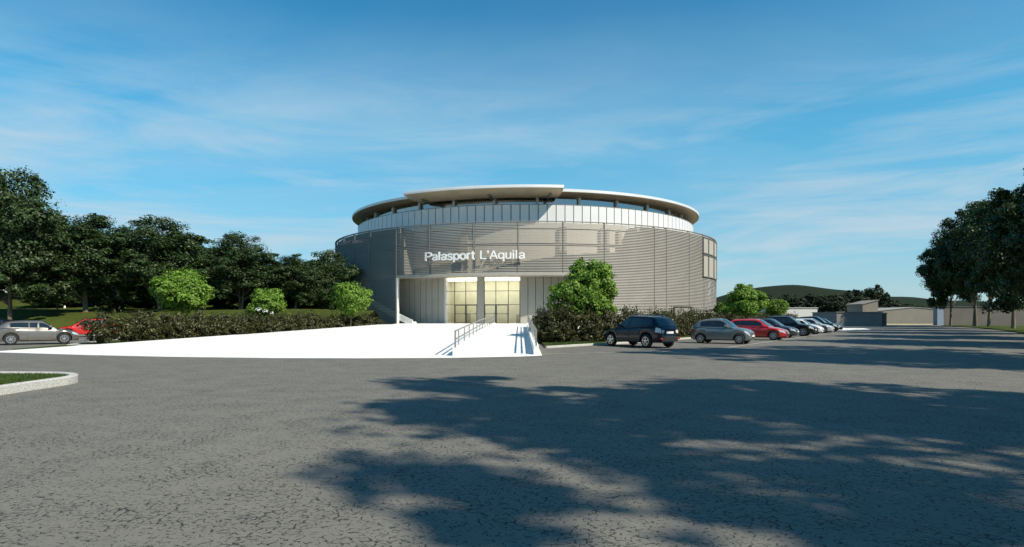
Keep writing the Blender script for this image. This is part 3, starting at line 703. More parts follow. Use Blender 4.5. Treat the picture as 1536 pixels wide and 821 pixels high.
# left row, on the bank: px, depth, top py, crown half-width px, variant, label
left = [(18, 56, 256, 84, 6, 'tallest dark broadleaf tree at the left end of the bank'),
        (128, 60, 322, 72, 7, 'dark tree with several pale stems above the red car'),
        (238, 62, 326, 74, 6, 'broad dark tree behind the round bright green tree'),
        (360, 64, 351, 60, 6, 'dark tree standing behind the gap between two small green trees'),
        (443, 66, 384, 46, 7, 'low dark tree with a forked bare trunk near the arena'),
        (490, 70, 376, 48, 6, 'dark tree touching the left edge of the arena')]
for i, (px, Y, ty, hw, v, lab) in enumerate(left):
    x = at(px, Y); z0 = lawn_z(x, Y)-.1; H = zat(ty, Y)-z0; sx = (hw/FPX*Y)/(6.0 if v != 2 else 6.6)*1.02
    place_tree('broadleaf_tree', DT[v], (x, Y, z0), (sx, sx, H/15.6), i*1.3+.4, lab, 'dark trees along the left bank')
back = [(-60, 72, 270, 95, 1, 'dark tree partly cut off by the left frame edge'), (75, 80, 330, 75, 5, 'background dark tree between the first two bank trees'),
        (185, 82, 344, 75, 5, 'background dark tree left of the round green tree'), (305, 84, 362, 70, 5, 'background dark tree right of the round green tree'),
        (405, 86, 392, 60, 5, 'background dark tree above the low hedge middle'), (470, 92, 402, 55, 5, 'background dark tree furthest back beside the arena'),
        (20, 96, 345, 80, 2, 'background dark tree beside the white house'), (130, 100, 360, 90, 5, 'background dark tree deep behind the pale stems'), (250, 104, 372, 90, 5, 'background dark tree deep behind the bank row'), (360, 104, 385, 80, 5, 'background dark tree furthest back on the bank')]
for i, (px, Y, ty, hw, v, lab) in enumerate(back):
    x = at(px, Y); z0 = lawn_z(x, Y)-.1; H = zat(ty, Y)-z0; sx = (hw/FPX*Y)/6.2
    if 20 <= px <= 20: z0 += 0
    place_tree('broadleaf_tree', DT[v], (x, Y, z0), (sx, sx, H/15.6), i*2.1+.9, lab, 'dark trees further back on the bank')
for i in range(13):  # dark shrubs added to stand in for the shade behind the trunks
    px = 70+i*34+random.uniform(-8, 8); Y = 71+random.uniform(-2, 4)
    x = at(px, Y); k = random.uniform(.34, .46)
    place_tree('shade_shrub', DT[5], (x, Y, lawn_z(x, Y)-.1), (k, k, k*.55), i*1.9, 'added dark shrub standing in for shade behind the bank trees', 'added dark shrubs standing in for shade under the bank trees', 'shrub')
# right row: near ones stand outside the frame and throw the shadows
rt = []
for s_, o_, H, Rc, lab in ((10.1, 13.5, 19.2, 7.9, 'tall tree out of frame shading the nearest asphalt'), (30.0, 13.0, 21.0, 8.3, 'tall tree at the right frame edge shading the second dark band'),
                           (46.0, 11.0, 17.5, 6.3, 'tall tree just right of the frame shading the third dark band'), (60, 10.2, 15.0, 6.2, 'roadside tree at the right frame edge, nearest of those in view'),
                           (75, 9.3, 16.5, 6.2, 'roadside tree half cut by the right frame edge'), (88, 8.6, 17.0, 6.0, 'roadside tree nearest the frame edge with visible crown top')):
    p = su(s_, o_); rt.append((p[0], p[1], H, Rc, lab))
for px, Y, ty, Rc, lab in ((1520, 82, 290, 6.2, 'roadside tree with rightmost visible pale trunk'), (1483, 97, 291, 6.3, 'roadside tree with thick pale trunk, third from the row end'),
                           (1464, 103, 306, 6.0, 'roadside tree, second from the far end of the row'), (1426, 110, 343, 5.2, 'roadside tree at the far left end of the row')):
    rt.append((at(px, Y), Y, zat(ty, Y)-.1, Rc, lab))
ROT = {0: 5.2}
for i, (x, y, H, Rc, lab) in enumerate(rt):
    v = (4, 4, 2, 1, 0, 2, 0, 2, 1, 0)[i]; k = Rc/{2: 6.6, 4: 7.0}.get(v, 6.0)
    place_tree('roadside_tree', DT[v], (x, y, .08), (k, k, H/15.6), ROT.get(i, i*1.7+.3), lab, 'row of dark trees along the right edge')
# small round bright trees
def round_tree(seed, blobs, n=20000, size=.16):
    t = trunk_mb(seed, 2.6, .075, 1.0, limbs=5); o = t.build('trunk', 'bark_dark', smooth=60); tm = o.data; bpy.data.objects.remove(o)
    cm = foliage_mesh('crown', blobs, n, size, seed, clump=.36, shell=.55, nclump=150, jit=.42, upb=.3); cm.materials.append(M['leaf_bright']); return tm, cm
def rb_blobs(seed, r):
    rg = random.Random(seed); bl = [((0, 0, 2.6), (r*.72, r*.72, r*.72))]
    for k in range(10):
        a = k*2.399; z_ = rg.uniform(-.7, .75); q = r*.62*math.sqrt(1-z_*z_); s_ = r*rg.uniform(.3, .42); bl.append(((math.cos(a)*q, math.sin(a)*q, 2.6+z_*r*.62), (s_, s_, s_)))
    return bl
RT = [round_tree(61, rb_blobs(61, 1.85)), round_tree(62, rb_blobs(62, 1.85))]
big = round_tree(63, [((0, 0, 3.2), (1.3, 1.3, 1.4)), ((.35, -.2, 3.9), (1.1, 1.1, 1.0)), ((1.05, 0, 3.3), (.9, .9, 1.0)), ((-.3, .3, 4.3), (.8, .8, .7)), ((-1.55, -.1, 2.7), (.95, .9, .95)), ((-1.1, -.5, 3.0), (.8, .8, .8)), ((.9, -.3, 2.5), (.9, .9, .8)), ((0, -.4, 2.2), (1.2, 1.0, .8)), ((.9, .2, 4.2), (.7, .7, .6))], 30000, .16)
p = (at(880, 38.5), 38.5, 0)
place_tree('round_tree', big, p, (1, 1, 1.04), .1, 'largest bright green tree with two lobes, above the right hedge', 'small bright green round trees')
for px, Y, cy, hw, v, rz, lab in ((274, 46, 436, 45, 0, 0, 'round bright green tree, the largest left of the arena'), (401, 50, 456, 30, 1, .7, 'low bright green tree, smallest of the three left of the arena'),
                              (526, 53, 448, 33, 0, 2.2, 'round bright green tree beside the louvred drum and stairs'), (1117, 58, 452, 33, 1, 1.4, 'round bright green tree right of the arena, behind the red car'),
                              (1165, 76, 462, 18, 0, 3.1, 'small bright green tree before the white shed'), (1083, 64, 464, 13, 1, 4.1, 'smallest bright green tree, at the right foot of the arena')):
    k = hw/FPX*Y/1.85; z0 = max(.05, lawn_z(at(px, Y), Y) if px < 600 else .1); zc = zat(cy, Y)
    kz = k*.98
    place_tree('round_tree', RT[v], (at(px, Y), Y, zc-2.6*kz), (k, k, kz), rz, lab, 'small bright green round trees')
# hedges
def hedge(name, path, wd, h, n_per_m, label, seed, size=.12, z0=.1):
    rg = np.random.default_rng(seed); blobs = []; sp = []; sn = []; tot = 0
    pv = [np.array(p, float) for p in path]
    for a, c in zip(pv, pv[1:]):
        L_ = np.linalg.norm(c-a); d = (c-a)/L_; s_ = np.array([d[1], -d[0]]); tot += L_; t = .3
        while t < L_:
            for side in (-1, 1):
                q = a+d*(t+rg.uniform(-.2, .2))+s_*side*wd*rg.uniform(.12, .26); hh = h*rg.uniform(.82, 1.08)*(1+.07*math.sin(t*.9)); r_ = wd*rg.uniform(.26, .36)
                blobs.append(((q[0], q[1], z0+hh*.46), (r_, r_, hh*.54)))
            t += rg.uniform(.55, .95)
        for k in range(int(L_*7)):
            q = a+d*rg.uniform(0, L_)+s_*rg.uniform(-.42, .42)*wd; top = z0+h*rg.uniform(.86, 1.22); lean = rg.normal(0, .12, 2); m = 16
            zz_ = np.linspace(z0+h*.55, top, m); f = (zz_-z0)/h
            sp.append(np.column_stack([q[0]+lean[0]*f+rg.normal(0, .05, m), q[1]+lean[1]*f+rg.normal(0, .05, m), zz_])); sn.append(rg.normal(size=(m, 3))+np.array([0, 0, .3]))
    me0 = foliage_mesh('tmp', blobs, int(n_per_m*tot), size, seed, clump=.30, shell=.35, asp=.62, upb=.3, jit=.65, nclump=34*len(blobs)/len(blobs)**.3)
    co = np.empty(len(me0.vertices)*3, 'f'); me0.vertices.foreach_get('co', co); bpy.data.meshes.remove(me0); co = co.reshape(-1, 4, 3).astype(float)
    pos = co.mean(1); nor = np.cross(co[:, 2]-co[:, 0], co[:, 3]-co[:, 1]); nor /= np.linalg.norm(nor, axis=1)[:, None]+1e-9; k = pos[:, 2] > z0-.02
    sn = np.concatenate(sn); sn /= np.linalg.norm(sn, axis=1)[:, None]
    me = leaf_quads('foliage', np.concatenate([pos[k]]+sp), np.concatenate([nor[k], sn]), size, rg, .62); me.materials.append(M['leaf_hedge'])
    o = empty(name, (0, 0, 0)); tag(o, label, 'hedge'); link('foliage', me, None, o)
    return o
hedge('hedge', [(-23.1, 34.3), (-20.4, 41.0), (-16.9, 48.6), (-12.75, 58.4)], 2.2, 1.76, 4600, 'long dark olive hedge along the left edge of the white plaza', 71)
hedge('hedge', [(2.5, 44.5), (2.45, 36.9), (4.0, 36.9), (6.2, 38.4)], 2.15, 2.02, 4200, 'bulky dark olive hedge at the right end of the ramp', 72)
hedge('hedge', [(6.6, 38.9), su(43, -16.9), su(62, -17.6), su(98, -18)], 2.0, 1.95, 2400, 'long dark olive hedge behind the right row of parked cars', 73)

# ------------------------------------------------------------------ cars
def lerp_pts(pts, x):
    if x <= pts[0][0]: return pts[0][1]
    for (a, ya), (b_, yb) in zip(pts, pts[1:]):
        if x <= b_:
            t = (x-a)/(b_-a); return ya+(yb-ya)*t
    return pts[-1][1]
def smooth_pts(pts, n=4):
    # Catmull-Rom through points
    out = []
    P_ = [pts[0]]+list(pts)+[pts[-1]]
    for i in range(1, len(P_)-2):
        p0, p1, p2, p3 = P_[i-1:i+3]
        for k in range(n):
            t = k/n
            x = p1[0]+(p2[0]-p1[0])*t
            m1 = (p2[1]-p0[1])/max(1e-6, p2[0]-p0[0])*(p2[0]-p1[0]); m2 = (p3[1]-p1[1])/max(1e-6, p3[0]-p1[0])*(p2[0]-p1[0])
            h00 = 2*t**3-3*t*t+1; h10 = t**3-2*t*t+t; h01 = -2*t**3+3*t*t; h11 = t**3-t*t
            out.append((x, h00*p1[1]+h10*m1+h01*p2[1]+h11*m2))
    out.append(pts[-1]); return out
def make_car(name, S, pm, label, group, loc, rz, lamps='taillamp', rails=False, hubcap=False):
    """x forward, y left, z up.  S: dict of dimensions"""
    L_, W, H, wb, wr, sill = S['L'], S['W'], S['H'], S['wb'], S['wr'], S['sill']
    xf = wb/2+S.get('wo', 0); xr = -wb/2+S.get('wo', 0); ra = wr+.065
    deck = smooth_pts(S['deck']); roofl = smooth_pts(S['roof']); hl = L_/2
    root = empty(name, loc, rz); tag(root, label, 'car', group)
    def zt(x): return lerp_pts(deck, x)
    def hw(x):
        t = max(0, (abs(x)-hl*.55)/(hl*.45)); return W/2*(1-.27*t**2.6)*(.985 if x < 0 else 1)
    def zbot(x):
        z_ = sill+.10*max(0, (abs(x)-hl*.8)/(hl*.2))
        for c in (xf, xr):
            d = abs(x-c)
            if d < ra: z_ = max(z_, wr+math.sqrt(max(0, ra*ra-d*d)))
        return z_
    xs_ = set(np.linspace(-hl, hl, 46).tolist())
    for c in (xf, xr):
        for a in np.linspace(0, math.pi, 17): xs_.add(c+ra*math.cos(a))
        xs_.add(c+ra+.004); xs_.add(c-ra-.004)
    for e in (.99, .97, .94): xs_.add(hl*e); xs_.add(-hl*e)
    xs_ = sorted(xs_)
    def sect(x):
        w_, t, b_ = hw(x), zt(x), zbot(x); e = 1-max(0, (abs(x)-hl*.93)/(hl*.07))**2*.06
        w_ *= e
        f = lambda k: t+(b_-t)*k
        half = [(0, t+.025), (w_*.5, t+.018), (w_*.80, t-.004), (w_*.93, t-.035), (w_*.975, t-.035+(b_-t)*.12), (w_*1.0, f(.36)), (w_*.985, f(.52)), (w_*1.0, f(.70)), (w_*.985, f(.9)), (w_*.95, b_)]
        return half
    b = MB(); rows = []
    for x in xs_:
        h = sect(x); w_ = h[-1][0]; b_ = h[-1][1]; inn = max(.1, w_-.30)
        half = h+[(inn, b_), (inn*.99, sill+.0), (0, sill+.0)]
        full = [(-y, z_) for y, z_ in half[::-1]]+half[1:]
        rows.append([(x, y, z_) for y, z_ in full])
    b.grid(rows); b.quad(*rows[0]); b.quad(*rows[-1][::-1])
    body = b.build('body', pm, root, smooth=38)
    # greenhouse
    g0, g1 = roofl[0][0], roofl[-1][0]; gx = sorted(set(np.linspace(g0, g1, 34).tolist()))
    tumble = S.get('tumble', .76)
    def gsect(x):
        base = zt(x)-.015; top = max(base+.002, lerp_pts(roofl, x)); h = top-base; Hm = H-max(z for _, z in deck); f = min(1, h/Hm)
        w0 = hw(x)*.945; w1 = w0*(1-(1-tumble)*f); k = min(.06, h*.25)
        return [(w0, base), (w0*.992+0*(w1), base+h*.08), (w0+(w1-w0)*.45, base+h*.45), (w1*1.02, top-k*1.2), (w1*.95, top-k*.45), (w1*.78, top-k*.05), (w1*.4, top+.018*f), (0, top+.024*f)]
    b = MB(); rows = []
    for x in gx:
        h = gsect(x); full = [(-y, z_) for y, z_ in h]+h[::-1][1:]
        rows.append([(x, y, z_) for y, z_ in full])
    b.grid(rows); cab = b.build('cabin', pm, root, smooth=38)
    def gp(x, k, side, off):       # point on greenhouse side, k fraction base->top
        h = gsect(x); z0, z1 = h[1][1], h[3][1]; z_ = z0+(z1-z0)*k
        pts = [(z2, y2) for y2, z2 in h[:4]]; y = lerp_pts(pts, z_); return (x, side*(y+off), z_)
    for side in (1, -1):
        b = MB(); b.grid([[gp(x, k, side, .003) for k in (.07, .35, .6, .93)] for x in np.linspace(S['side'][0][0]-.04, S['side'][-1][1]+.04, 15)]); b.build('window_surround', 'trim', root, smooth=30)
    for a, c in S['side']:
        for side in (1, -1):
            b = MB(); rows = []
            for x in np.linspace(a, c, 9):
                rows.append([gp(x, k, side, .006) for k in (.10, .35, .6, .9)])
            b.grid(rows); b.build('side_window', 'carglass', root, smooth=30)
    def gtop(x, f):
        h = gsect(x); w_ = h[4][0]*f; pts = [(0, h[7][1]), (h[6][0], h[6][1]), (h[5][0], h[5][1]), (h[4][0], h[4][1])]
        return w_, lerp_pts(pts, abs(w_))
    def topglass(nm, a, c):
        b = MB(); rows = []
        for x in np.linspace(a, c, 9):
            rows.append([(x, gtop(x, f)[0]*(1), gtop(x, f)[1]+.012) for f in (-.93, -.7, -.4, 0, .4, .7, .93)])
        b.grid(rows); return b.build(nm, 'carglass', root, smooth=30)
    topglass('windscreen', *S['ws']); topglass('rear_window', *S['rw'])
    # wheels
    for c in (xf, xr):
        for side in (1, -1):
            yc = side*(hw(c)-.10); tw = .105
            b = MB(); prof = [(wr*.62, -tw), (wr*.9, -tw), (wr*.985, -tw*.8), (wr, -tw*.4), (wr, tw*.4), (wr*.985, tw*.8), (wr*.9, tw), (wr*.64, tw), (wr*.62, tw*.5)]
            b.grid([[(c+r_*math.cos(a), yc+side*y_, wr+r_*math.sin(a)) for r_, y_ in prof] for a in np.linspace(0, 2*math.pi, 29)])
            wl = b.build('wheel', 'tyre', root, smooth=40)
            b = MB(); yo = yc+side*tw
            b.grid([[(c+r_*math.cos(a), yo+side*y_, wr+r_*math.sin(a)) for r_, y_ in ((wr*.66, -.004), (wr*.66, .006), (wr*.58, .006), (wr*.56, -.03))] for a in np.linspace(0, 2*math.pi, 29)])
            ns = 5 if not hubcap else 10
            for k in range(ns):
                a = 2*math.pi*k/ns+.3
                b.bar((c+wr*.05*math.cos(a), yo+side*.0, wr+wr*.05*math.sin(a)), (c+wr*.6*math.cos(a), yo-side*.004, wr+wr*.6*math.sin(a)), wr*(.17 if ns == 5 else .10), .03, up=(0, 1, 0))
            b.grid([[(c+r_*math.cos(a), yo+side*y_, wr+r_*math.sin(a)) for r_, y_ in ((.001, .012), (wr*.13, .01), (wr*.15, -.01))] for a in np.linspace(0, 2*math.pi, 17)])
            b.build('rim', 'alloy', wl, smooth=40)
            b = MB(); b.grid([[(c+r_*math.cos(a), yo-side*.045, wr+r_*math.sin(a)) for r_ in (.001, wr*.62)] for a in np.linspace(0, 2*math.pi, 17)]); b.build('brake_disc', 'trim', wl)
    # patches on body skin: x range, index range of section
    def skin(x, k, side, off):
        h = sect(x); i = min(len(h)-2, int(k)); t = k-i; y = h[i][0]+(h[i+1][0]-h[i][0])*t; z_ = h[i][1]+(h[i+1][1]-h[i][1])*t; return (x, side*(y+off), z_)
    def spatch(nm, m, x0, x1, k0, k1, off=.006, parent=root, sides=(1, -1), nx=7, nk=5):
        out = []
        for side in sides:
            b = MB(); rows = []
            for x in np.linspace(x0, x1, nx): rows.append([skin(x, k, side, off) for k in np.linspace(k0, k1, nk)])
            b.grid(rows); out.append(b.build(nm, m, parent, smooth=40))
        return out
    dr = S['doors']
    for a, c in dr:
        a2, c2 = max(a, xr+ra+.02) if a < xr+ra+.02 else a, min(c, xf-ra-.03)
        for d in spatch('door', pm, a2, c2, 3.1, 8.2, .005):
            side = 1 if d.data.vertices[0].co.y > 0 else -1
            y = skin(a2+.16, 4.6, side, 0); b = MB(); b.bar((a2+.06, y[1]+side*.02, y[2]), (a2+.24, y[1]+side*.02, y[2]), .03, .03); b.build('handle', pm if not S.get('chrome') else 'alloy', d)
        for xx in (a2-.006, c2+.006):
            spatch('door_gap', 'trim', xx-.006, xx+.006, 3.1, 8.6, .004, nx=2)
    spatch('sill_trim', 'trim', xr+ra+.01, xf-ra-.01, 8.15, 9, .006)
    # lamps
    e = S.get('lampz', None)
    for side in (1, -1):
        b = MB(); rows = []
        for x in np.linspace(hl*S.get('hx', .82), hl*.985, 6): rows.append([skin(x, k, side, .012) for k in (3.1, 3.7, 4.4, 4.95)])
        b.grid(rows); b.build('headlight', 'headlamp', root, smooth=40)
        b = MB(); rows = []
        for x in np.linspace(-hl*.995, -hl*S.get('tx', .86), 6): rows.append([skin(x, k, side, .012) for k in (3.0, 3.7, 4.5, 5.0)])
        b.grid(rows)
        h = sect(-hl); b.quad((-hl-.012, side*h[3][0], h[3][1]), (-hl-.012, side*h[5][0]*.99, h[5][1]), (-hl-.012, side*h[5][0]*.70, h[5][1]+.03), (-hl-.012, side*h[3][0]*.72, h[3][1]-.02))
        b.build('tail_light', lamps, root, smooth=40)
        mx_ = S['ws'][1]-.28 if S['ws'][1] > S['ws'][0] else S['ws'][0]-.28
        y = hw(mx_)*.95; z_ = zt(mx_)+.06
        b = MB(); b.hexa([(mx_-.10, side*(y-.02), z_), (mx_+.06, side*(y-.02), z_), (mx_+.04, side*(y+.17), z_+.02), (mx_-.10, side*(y+.19), z_+.02)], [(mx_-.10, side*(y+.02), z_+.12), (mx_+.02, side*(y+.02), z_+.12), (mx_+.0, side*(y+.15), z_+.14), (mx_-.10, side*(y+.18), z_+.14)])
        b.build('wing_mirror', pm, root)
    h = sect(hl); zf0 = h[-1][1]; ztf = h[0][1]
    b = MB(); b.box((hl-.02, -h[5][0]*.55, zf0+(ztf-zf0)*.12), (hl+.012, h[5][0]*.55, zf0+(ztf-zf0)*.48)); b.build('grille', 'trim', root)
    b = MB(); b.box((hl+.0, -.26, zf0+(ztf-zf0)*.50), (hl+.022, .26, zf0+(ztf-zf0)*.50+.11)); b.build('licence_plate', 'plate', root)
    h = sect(-hl); zr0 = h[-1][1]; ztr = h[0][1]
    b = MB(); b.box((-hl-.02, -.26, zr0+(ztr-zr0)*.60), (-hl+.0, .26, zr0+(ztr-zr0)*.60+.11)); b.build('licence_plate', 'plate', root)
    b = MB(); b.box((-hl-.03, -h[6][0]*.96, zr0-.04), (-hl+.06, h[6][0]*.96, zr0+(ztr-zr0)*.36)); bp = b.build('rear_bumper', pm if not S.get('darkbump') else 'trim', root)
    mod = bp.modifiers.new('bevel', 'BEVEL'); mod.width = .03; mod.segments = 3
    for side in (1, -1):
        b = MB(); b.box((-hl-.038, side*.68*W/2-.09, zr0+(ztr-zr0)*.12), (-hl-.028, side*.68*W/2+.09, zr0+(ztr-zr0)*.26)); b.build('rear_reflector', 'taillamp', bp)
    if rails:
        for side in (1, -1):
            b = MB(); pts = []
            for x in np.linspace(S['ws'][0]-.25 if False else roofl[len(roofl)//2][0]+.7, roofl[len(roofl)//2][0]-1.0, 7):
                hq = gsect(x); pts.append((x, side*hq[5][0], hq[5][1]+.05))
            pts = [(pts[0][0]+.05, pts[0][1], pts[0][2]-.06)]+pts+[(pts[-1][0]-.05, pts[-1][1], pts[-1][2]-.06)]
            b.tube(pts, .018, 6); b.build('roof_rail', 'alloy', root, smooth=50)
    return root
def hatch(L_=3.95, W=1.72, H=1.42, wb=2.47, wr=.31, bonnet=.92, nose=.70, belt=.93, **k):
    hl = L_/2
    d = dict(L=L_, W=W, H=H, wb=wb, wr=wr, sill=.20, wo=.02,
             deck=[(-hl, .86), (-hl+.12, .95), (-hl+.5, belt+.05), (-.3, belt), (hl*.36, bonnet), (hl*.62, bonnet-.05), (hl*.84, nose+.06), (hl*.95, nose-.04), (hl, nose-.16)],
             roof=[(-hl+.10, .95), (-hl+.34, 1.16), (-hl+.58, H-.08), (-hl*.45, H-.01), (-.1, H), (hl*.12, H-.03), (hl*.27, H-.22), (hl*.42, H-.43), (hl*.5, .88)],
             side=[(-hl*.62, -.42), (-.36, hl*.30)], ws=(hl*.155, hl*.46), rw=(-hl+.15, -hl+.55), doors=[(-.45, hl*.33)])
    d.update(k); return d
SUV = dict(L=4.35, W=1.84, H=1.66, wb=2.63, wr=.355, sill=.27, wo=-.02, darkbump=True, tumble=.78, tx=.88,
           deck=[(-2.175, .98), (-2.08, 1.07), (-1.6, 1.13), (-.3, 1.05), (.75, 1.02), (1.35, .98), (1.85, .88), (2.07, .76), (2.175, .60)],
           roof=[(-2.08, 1.08), (-1.93, 1.27), (-1.66, 1.54), (-1.1, 1.635), (-.3, 1.66), (.1, 1.645), (.42, 1.47), (.78, 1.2), (.98, 1.0)],
           side=[(-1.62, -1.12), (-1.02, -.20), (-.12, .55)], ws=(.16, .90), rw=(-2.04, -1.68), doors=[(-1.0, -.17), (-.14, .85)])
CAR5 = hatch(4.2, 1.78, 1.46, 2.6, .32, side=[(-1.35, -.95), (-.88, -.1), (-.03, .62)], doors=[(-.9, -.06), (-.03, .75)])
TINY = hatch(3.55, 1.63, 1.49, 2.30, .295, bonnet=.96, nose=.78, belt=.93,
             roof=[(-1.70, .93), (-1.56, 1.12), (-1.34, 1.34), (-.9, 1.455), (-.35, 1.49), (.05, 1.47), (.35, 1.32), (.64, 1.07), (.80, .93)],
             deck=[(-1.775, .80), (-1.68, .93), (-1.3, .985), (-.3, .95), (.70, .955), (1.15, .925), (1.5, .83), (1.68, .70), (1.775, .52)],
             side=[(-1.12, -.42), (-.34, .40)], ws=(.12, .74), rw=(-1.66, -1.36), doors=[(-.42, .62)], tumble=.72)
SPORT = hatch(3.9, 1.7, 1.38, 2.5, .32, nose=.66, belt=.9)
ang = lambda v: math.atan2(v[1], v[0])
rzn = ang(NV)
def parked(s_, off, nm, S, pm, lab, **k):
    p = su(s_, off-S['wb']/2); return make_car(nm, S, pm, lab, 'cars parked on the right', (p[0], p[1], .005), rzn, **k)
# navy SUV, tail towards the lot
make_car('parked_car', SUV, 'p_navy', 'dark navy sport utility car seen from its rear beside the right hedge', 'cars parked on the right', (at(959, 33.4), 33.4, .005), ang((-.55, .835)), lamps='clearlamp', rails=True)
parked(38.1, -9.8, 'parked_car', TINY, 'p_grey', 'small rounded grey hatchback nearest in the right row, nose to the lot', hubcap=True)
parked(45.7, -9.5, 'parked_car', CAR5, 'p_red', 'red hatchback parked behind the small grey one', hubcap=True)
parked(51.6, -9.9, 'parked_car', CAR5, 'p_slate', 'slate grey hatchback parked between the red car and a black utility car')
parked(56.8, -9.5, 'parked_car', SUV, 'p_black', 'tall black utility car in the middle of the right row', rails=True)
parked(64.0, -9.8, 'parked_car', SPORT, 'p_white', 'bright white hatchback in the far half of the right row')
parked(68.4, -9.6, 'parked_car', CAR5, 'p_pale', 'pale silver hatchback behind the bright white one')
parked(72.4, -9.7, 'parked_car', SUV, 'p_black', 'tall black utility car near the far end of the right row')
parked(77.5, -9.9, 'parked_car', CAR5, 'p_black', 'last black car at the far end of the right row')
make_car('parked_car', hatch(3.98, 1.74, 1.39, 2.47, .32, chrome=1), 'p_silver', 'champagne grey three-door hatchback parked on the left', 'cars parked on the left', (at(56, 36.4), 36.4, .005), R(39), hubcap=True)
make_car('parked_car', CAR5, 'p_red', 'red hatchback half hidden by the left hedge', 'cars parked on the left', (at(132, 50.0), 50.0, .005), R(215), hubcap=True)
make_car('parked_car', CAR5, 'p_navy', 'dark blue car cut off by the left frame edge', 'cars parked on the left', (at(-24, 50), 50, .005), R(205))

# ------------------------------------------------------------------ far things
def hill(name, prof, Y, depth, label):
    b = MB(); rows = []; P_ = smooth_pts(prof, 5)
    for px, py in P_:
        x = at(px, Y); z_ = zat(py, Y); row = []
        for d, f in ((-60, 0), (-45, .3), (-28, .66), (-12, .92), (0, 1), (30, .95), (depth, .4)):
            row.append((x*(1+d/Y*.6), Y+d, -1+(z_+1)*f+math.sin(px*.07+d*.1)*.5*f))
        rows.append(row)
    b.grid(rows); o = b.build(name, 'hill', smooth=60); tag(o, label, 'hill', kind='structure')
hill('hills', [(700, 470), (1000, 462), (1100, 440), (1140, 430), (1180, 428.5), (1225, 430), (1265, 436), (1310, 442), (1385, 448), (1460, 452), (1560, 455), (1800, 462), (2200, 470)], 420, 200, 'low dark wooded ridge on the right horizon')
hill('hills', [(-700, 425), (-200, 420), (0, 424), (140, 421), (300, 426), (430, 428), (520, 436), (620, 455), (700, 470)], 190, 160, 'dark wooded rise behind the trees on the left')
ft = foliage_mesh('crown', [((0, 0, 6), (4, 4, 4.2)), ((2, 1, 7.5), (2.6, 2.6, 2.6)), ((-2, -1, 7), (2.8, 2.8, 2.8)), ((0, 0, 9), (2.4, 2.4, 2.2)), ((1, -2, 4), (3, 3, 2.6)), ((-2, 1, 3.6), (2.8, 2.8, 2.4))], 6000, .6, 91, clump=.3, shell=.4)
ft.materials.append(M['leaf_far'])
o = trunk_mb(92, 8, .25, 3).build('trunk', 'bark_dark'); ftt = o.data; bpy.data.objects.remove(o)
for i, (px, Y, ty, hw_, lab) in enumerate(((1150, 170, 441, 20, 'distant dark tree behind the small bright green tree'), (1185, 165, 441, 26, 'distant dark tree above the white shed'), (1222, 172, 439, 24, 'distant dark tree right of the white shed'),
                                     (1252, 160, 442, 26, 'distant dark tree behind the left end of the grey block'), (1278, 168, 434, 26, 'distant dark tree behind the middle of the grey block'), (1313, 175, 426, 19, 'round distant dark tree standing above the ridge line'),
                                     (1338, 185, 450, 22, 'distant dark tree behind the left end of the tan shed'), (1365, 210, 455, 20, 'distant dark tree behind the tan shed gable'), (1205, 200, 449, 30, 'farthest dark tree below the ridge'), (1120, 160, 449, 24, 'distant dark tree hidden low behind the round green tree'))):
    k = hw_/FPX*Y/4.6; H = zat(ty, Y)/11.0
    place_tree('distant_tree', (ftt, ft), (at(px, Y), Y, 0), (k, k, H), i*1.1, lab, 'dark trees below the ridge')
def shed(name, x0, x1, Y, depth, ztop, m, label, gable=0, roofm='roofing', slant=0, z0=-.02):
    root = empty(name, (x0, Y, 0)); tag(root, label, 'building')
    w_ = x1-x0; b = MB()
    if gable:
        f = [(0, 0, z0), (w_, 0, z0), (w_, 0, ztop), (w_*.45, 0, ztop+gable), (0, 0, ztop)]
    else:
        f = [(0, 0, z0), (w_, 0, z0), (w_, 0, ztop+slant), (0, 0, ztop)]
    b.hexa(f, [(x, depth, z) for x, y, z in f]); b.build('wall', m, root)
    r = MB()
    top = f[2:]
    for (xa, _, za), (xb, _, zb_) in zip(top, top[1:]):
        r.hexa([(xa+(.15 if xa == w_ else 0), -.15, za+.01), (xb-(.15 if xb == 0 else 0), -.15, zb_+.01), (xb-(.15 if xb == 0 else 0), -.15, zb_+.13), (xa+(.15 if xa == w_ else 0), -.15, za+.13)],
               [(xa+(.15 if xa == w_ else 0), depth+.15, za+.01), (xb-(.15 if xb == 0 else 0), depth+.15, zb_+.01), (xb-(.15 if xb == 0 else 0), depth+.15, zb_+.13), (xa+(.15 if xa == w_ else 0), depth+.15, za+.13)])
    r.build('roof', m if not gable else roofm, root)
    return root
s = shed('white_shed', at(1172, 130), at(1226, 130), 130, 14, zat(462.5, 130), 'offwhite', 'long white shed behind the row of parked cars')
b = MB(); b.box((6.0, -.06, 0), (6.9, .02, 1.9)); b.build('door', 'roofing', s)
shed('grey_block', at(1255, 112), at(1323.5, 112), 112, 9, zat(469, 112), 'greywall', 'low flat grey block at the far end of the car park')
b = MB()
shed('blue_grey_cabin', at(1325.5, 114), at(1330, 114), 114, 4, zat(470.5, 114), 'mullion', 'narrow dark cabin at the right end of the grey block')
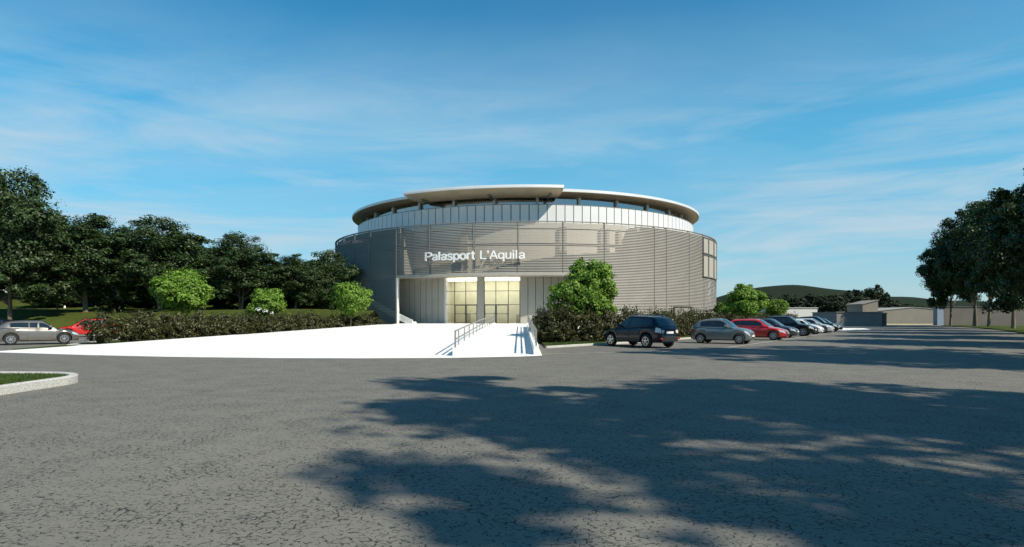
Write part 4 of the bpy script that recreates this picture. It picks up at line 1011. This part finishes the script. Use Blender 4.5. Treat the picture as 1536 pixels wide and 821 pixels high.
shed('tan_tower', at(1294, 128), at(1317, 128), 128, 6, zat(457, 128), 'tan', 'tan block with slanted top rising behind the grey block', slant=.85)
shed('tan_shed', at(1316, 150), at(1436, 150), 150, 18, zat(467, 150), 'tan', 'wide tan shed with a shallow gable on the right', gable=.9)
shed('long_wall', at(1416, 122), at(1640, 122), 122, .5, zat(461, 122), 'shadewall', 'long tan boundary wall behind the roadside trees')
shed('utility_cabinet', at(1406, 121), at(1415.6, 121), 121, 1.2, zat(460.5, 121), 'bluepanel', 'blue grey cabinet at the left end of the long tan wall')
poly('sand_strip', [(at(1328, 124), 124), (at(1402, 124), 124), (at(1406, 146), 146), (at(1326, 146), 146)], .03, 'sand', 'pale sand strip before the tan shed', cat='sand')
h = shed('white_house', at(-40, 112), at(52, 112), 112, 12, zat(428.5, 112), 'offwhite', 'white house wall glimpsed under the leftmost tree', z0=3)
# small things on the bank
lp = empty('lamp_post', (at(86, 66), 66, lawn_z(at(86, 66), 66)-.05)); tag(lp, 'short dark lamp post on the grass bank at the left', 'lamp post')
b = MB(); b.tube([(0, 0, 0), (0, 0, 2.4)], [.07, .05], 8); b.build('pole', 'trim', lp, smooth=50)
b = MB(); b.tube([(0, 0, 2.4), (0, 0, 2.5), (0, 0, 2.75), (0, 0, 2.85)], [.06, .2, .24, .08], 10); b.build('lamp_head', 'trim', lp, smooth=50)
for px, Y, r_, lab in ((97, 70, .16, 'small white stone on the grass bank by the lamp post'),):
    b = MB(); b.tube([(0, 0, -.05), (0, 0, .1), (0, 0, .22), (0, 0, .3)], [.1, .11, .09, .03], 7); o = b.build('stone', 'whitewall', smooth=50); o.location = (at(px, Y), Y, lawn_z(at(px, Y), Y)); tag(o, lab, 'stone')
# white flowering tufts above the hedge
fw = foliage_mesh('flowers', [((0, 0, .2), (.22, .22, .14)), ((.45, .1, .05), (.2, .2, .12)), ((.95, 0, -.08), (.16, .16, .1))], 120, .07, 97); o = link('flowering_shrub', fw, 'letter'); o.location = (at(388, 44.5), 44.5, 2.0)
tag(o, 'cluster of white blossom showing above the left hedge', 'flowers')
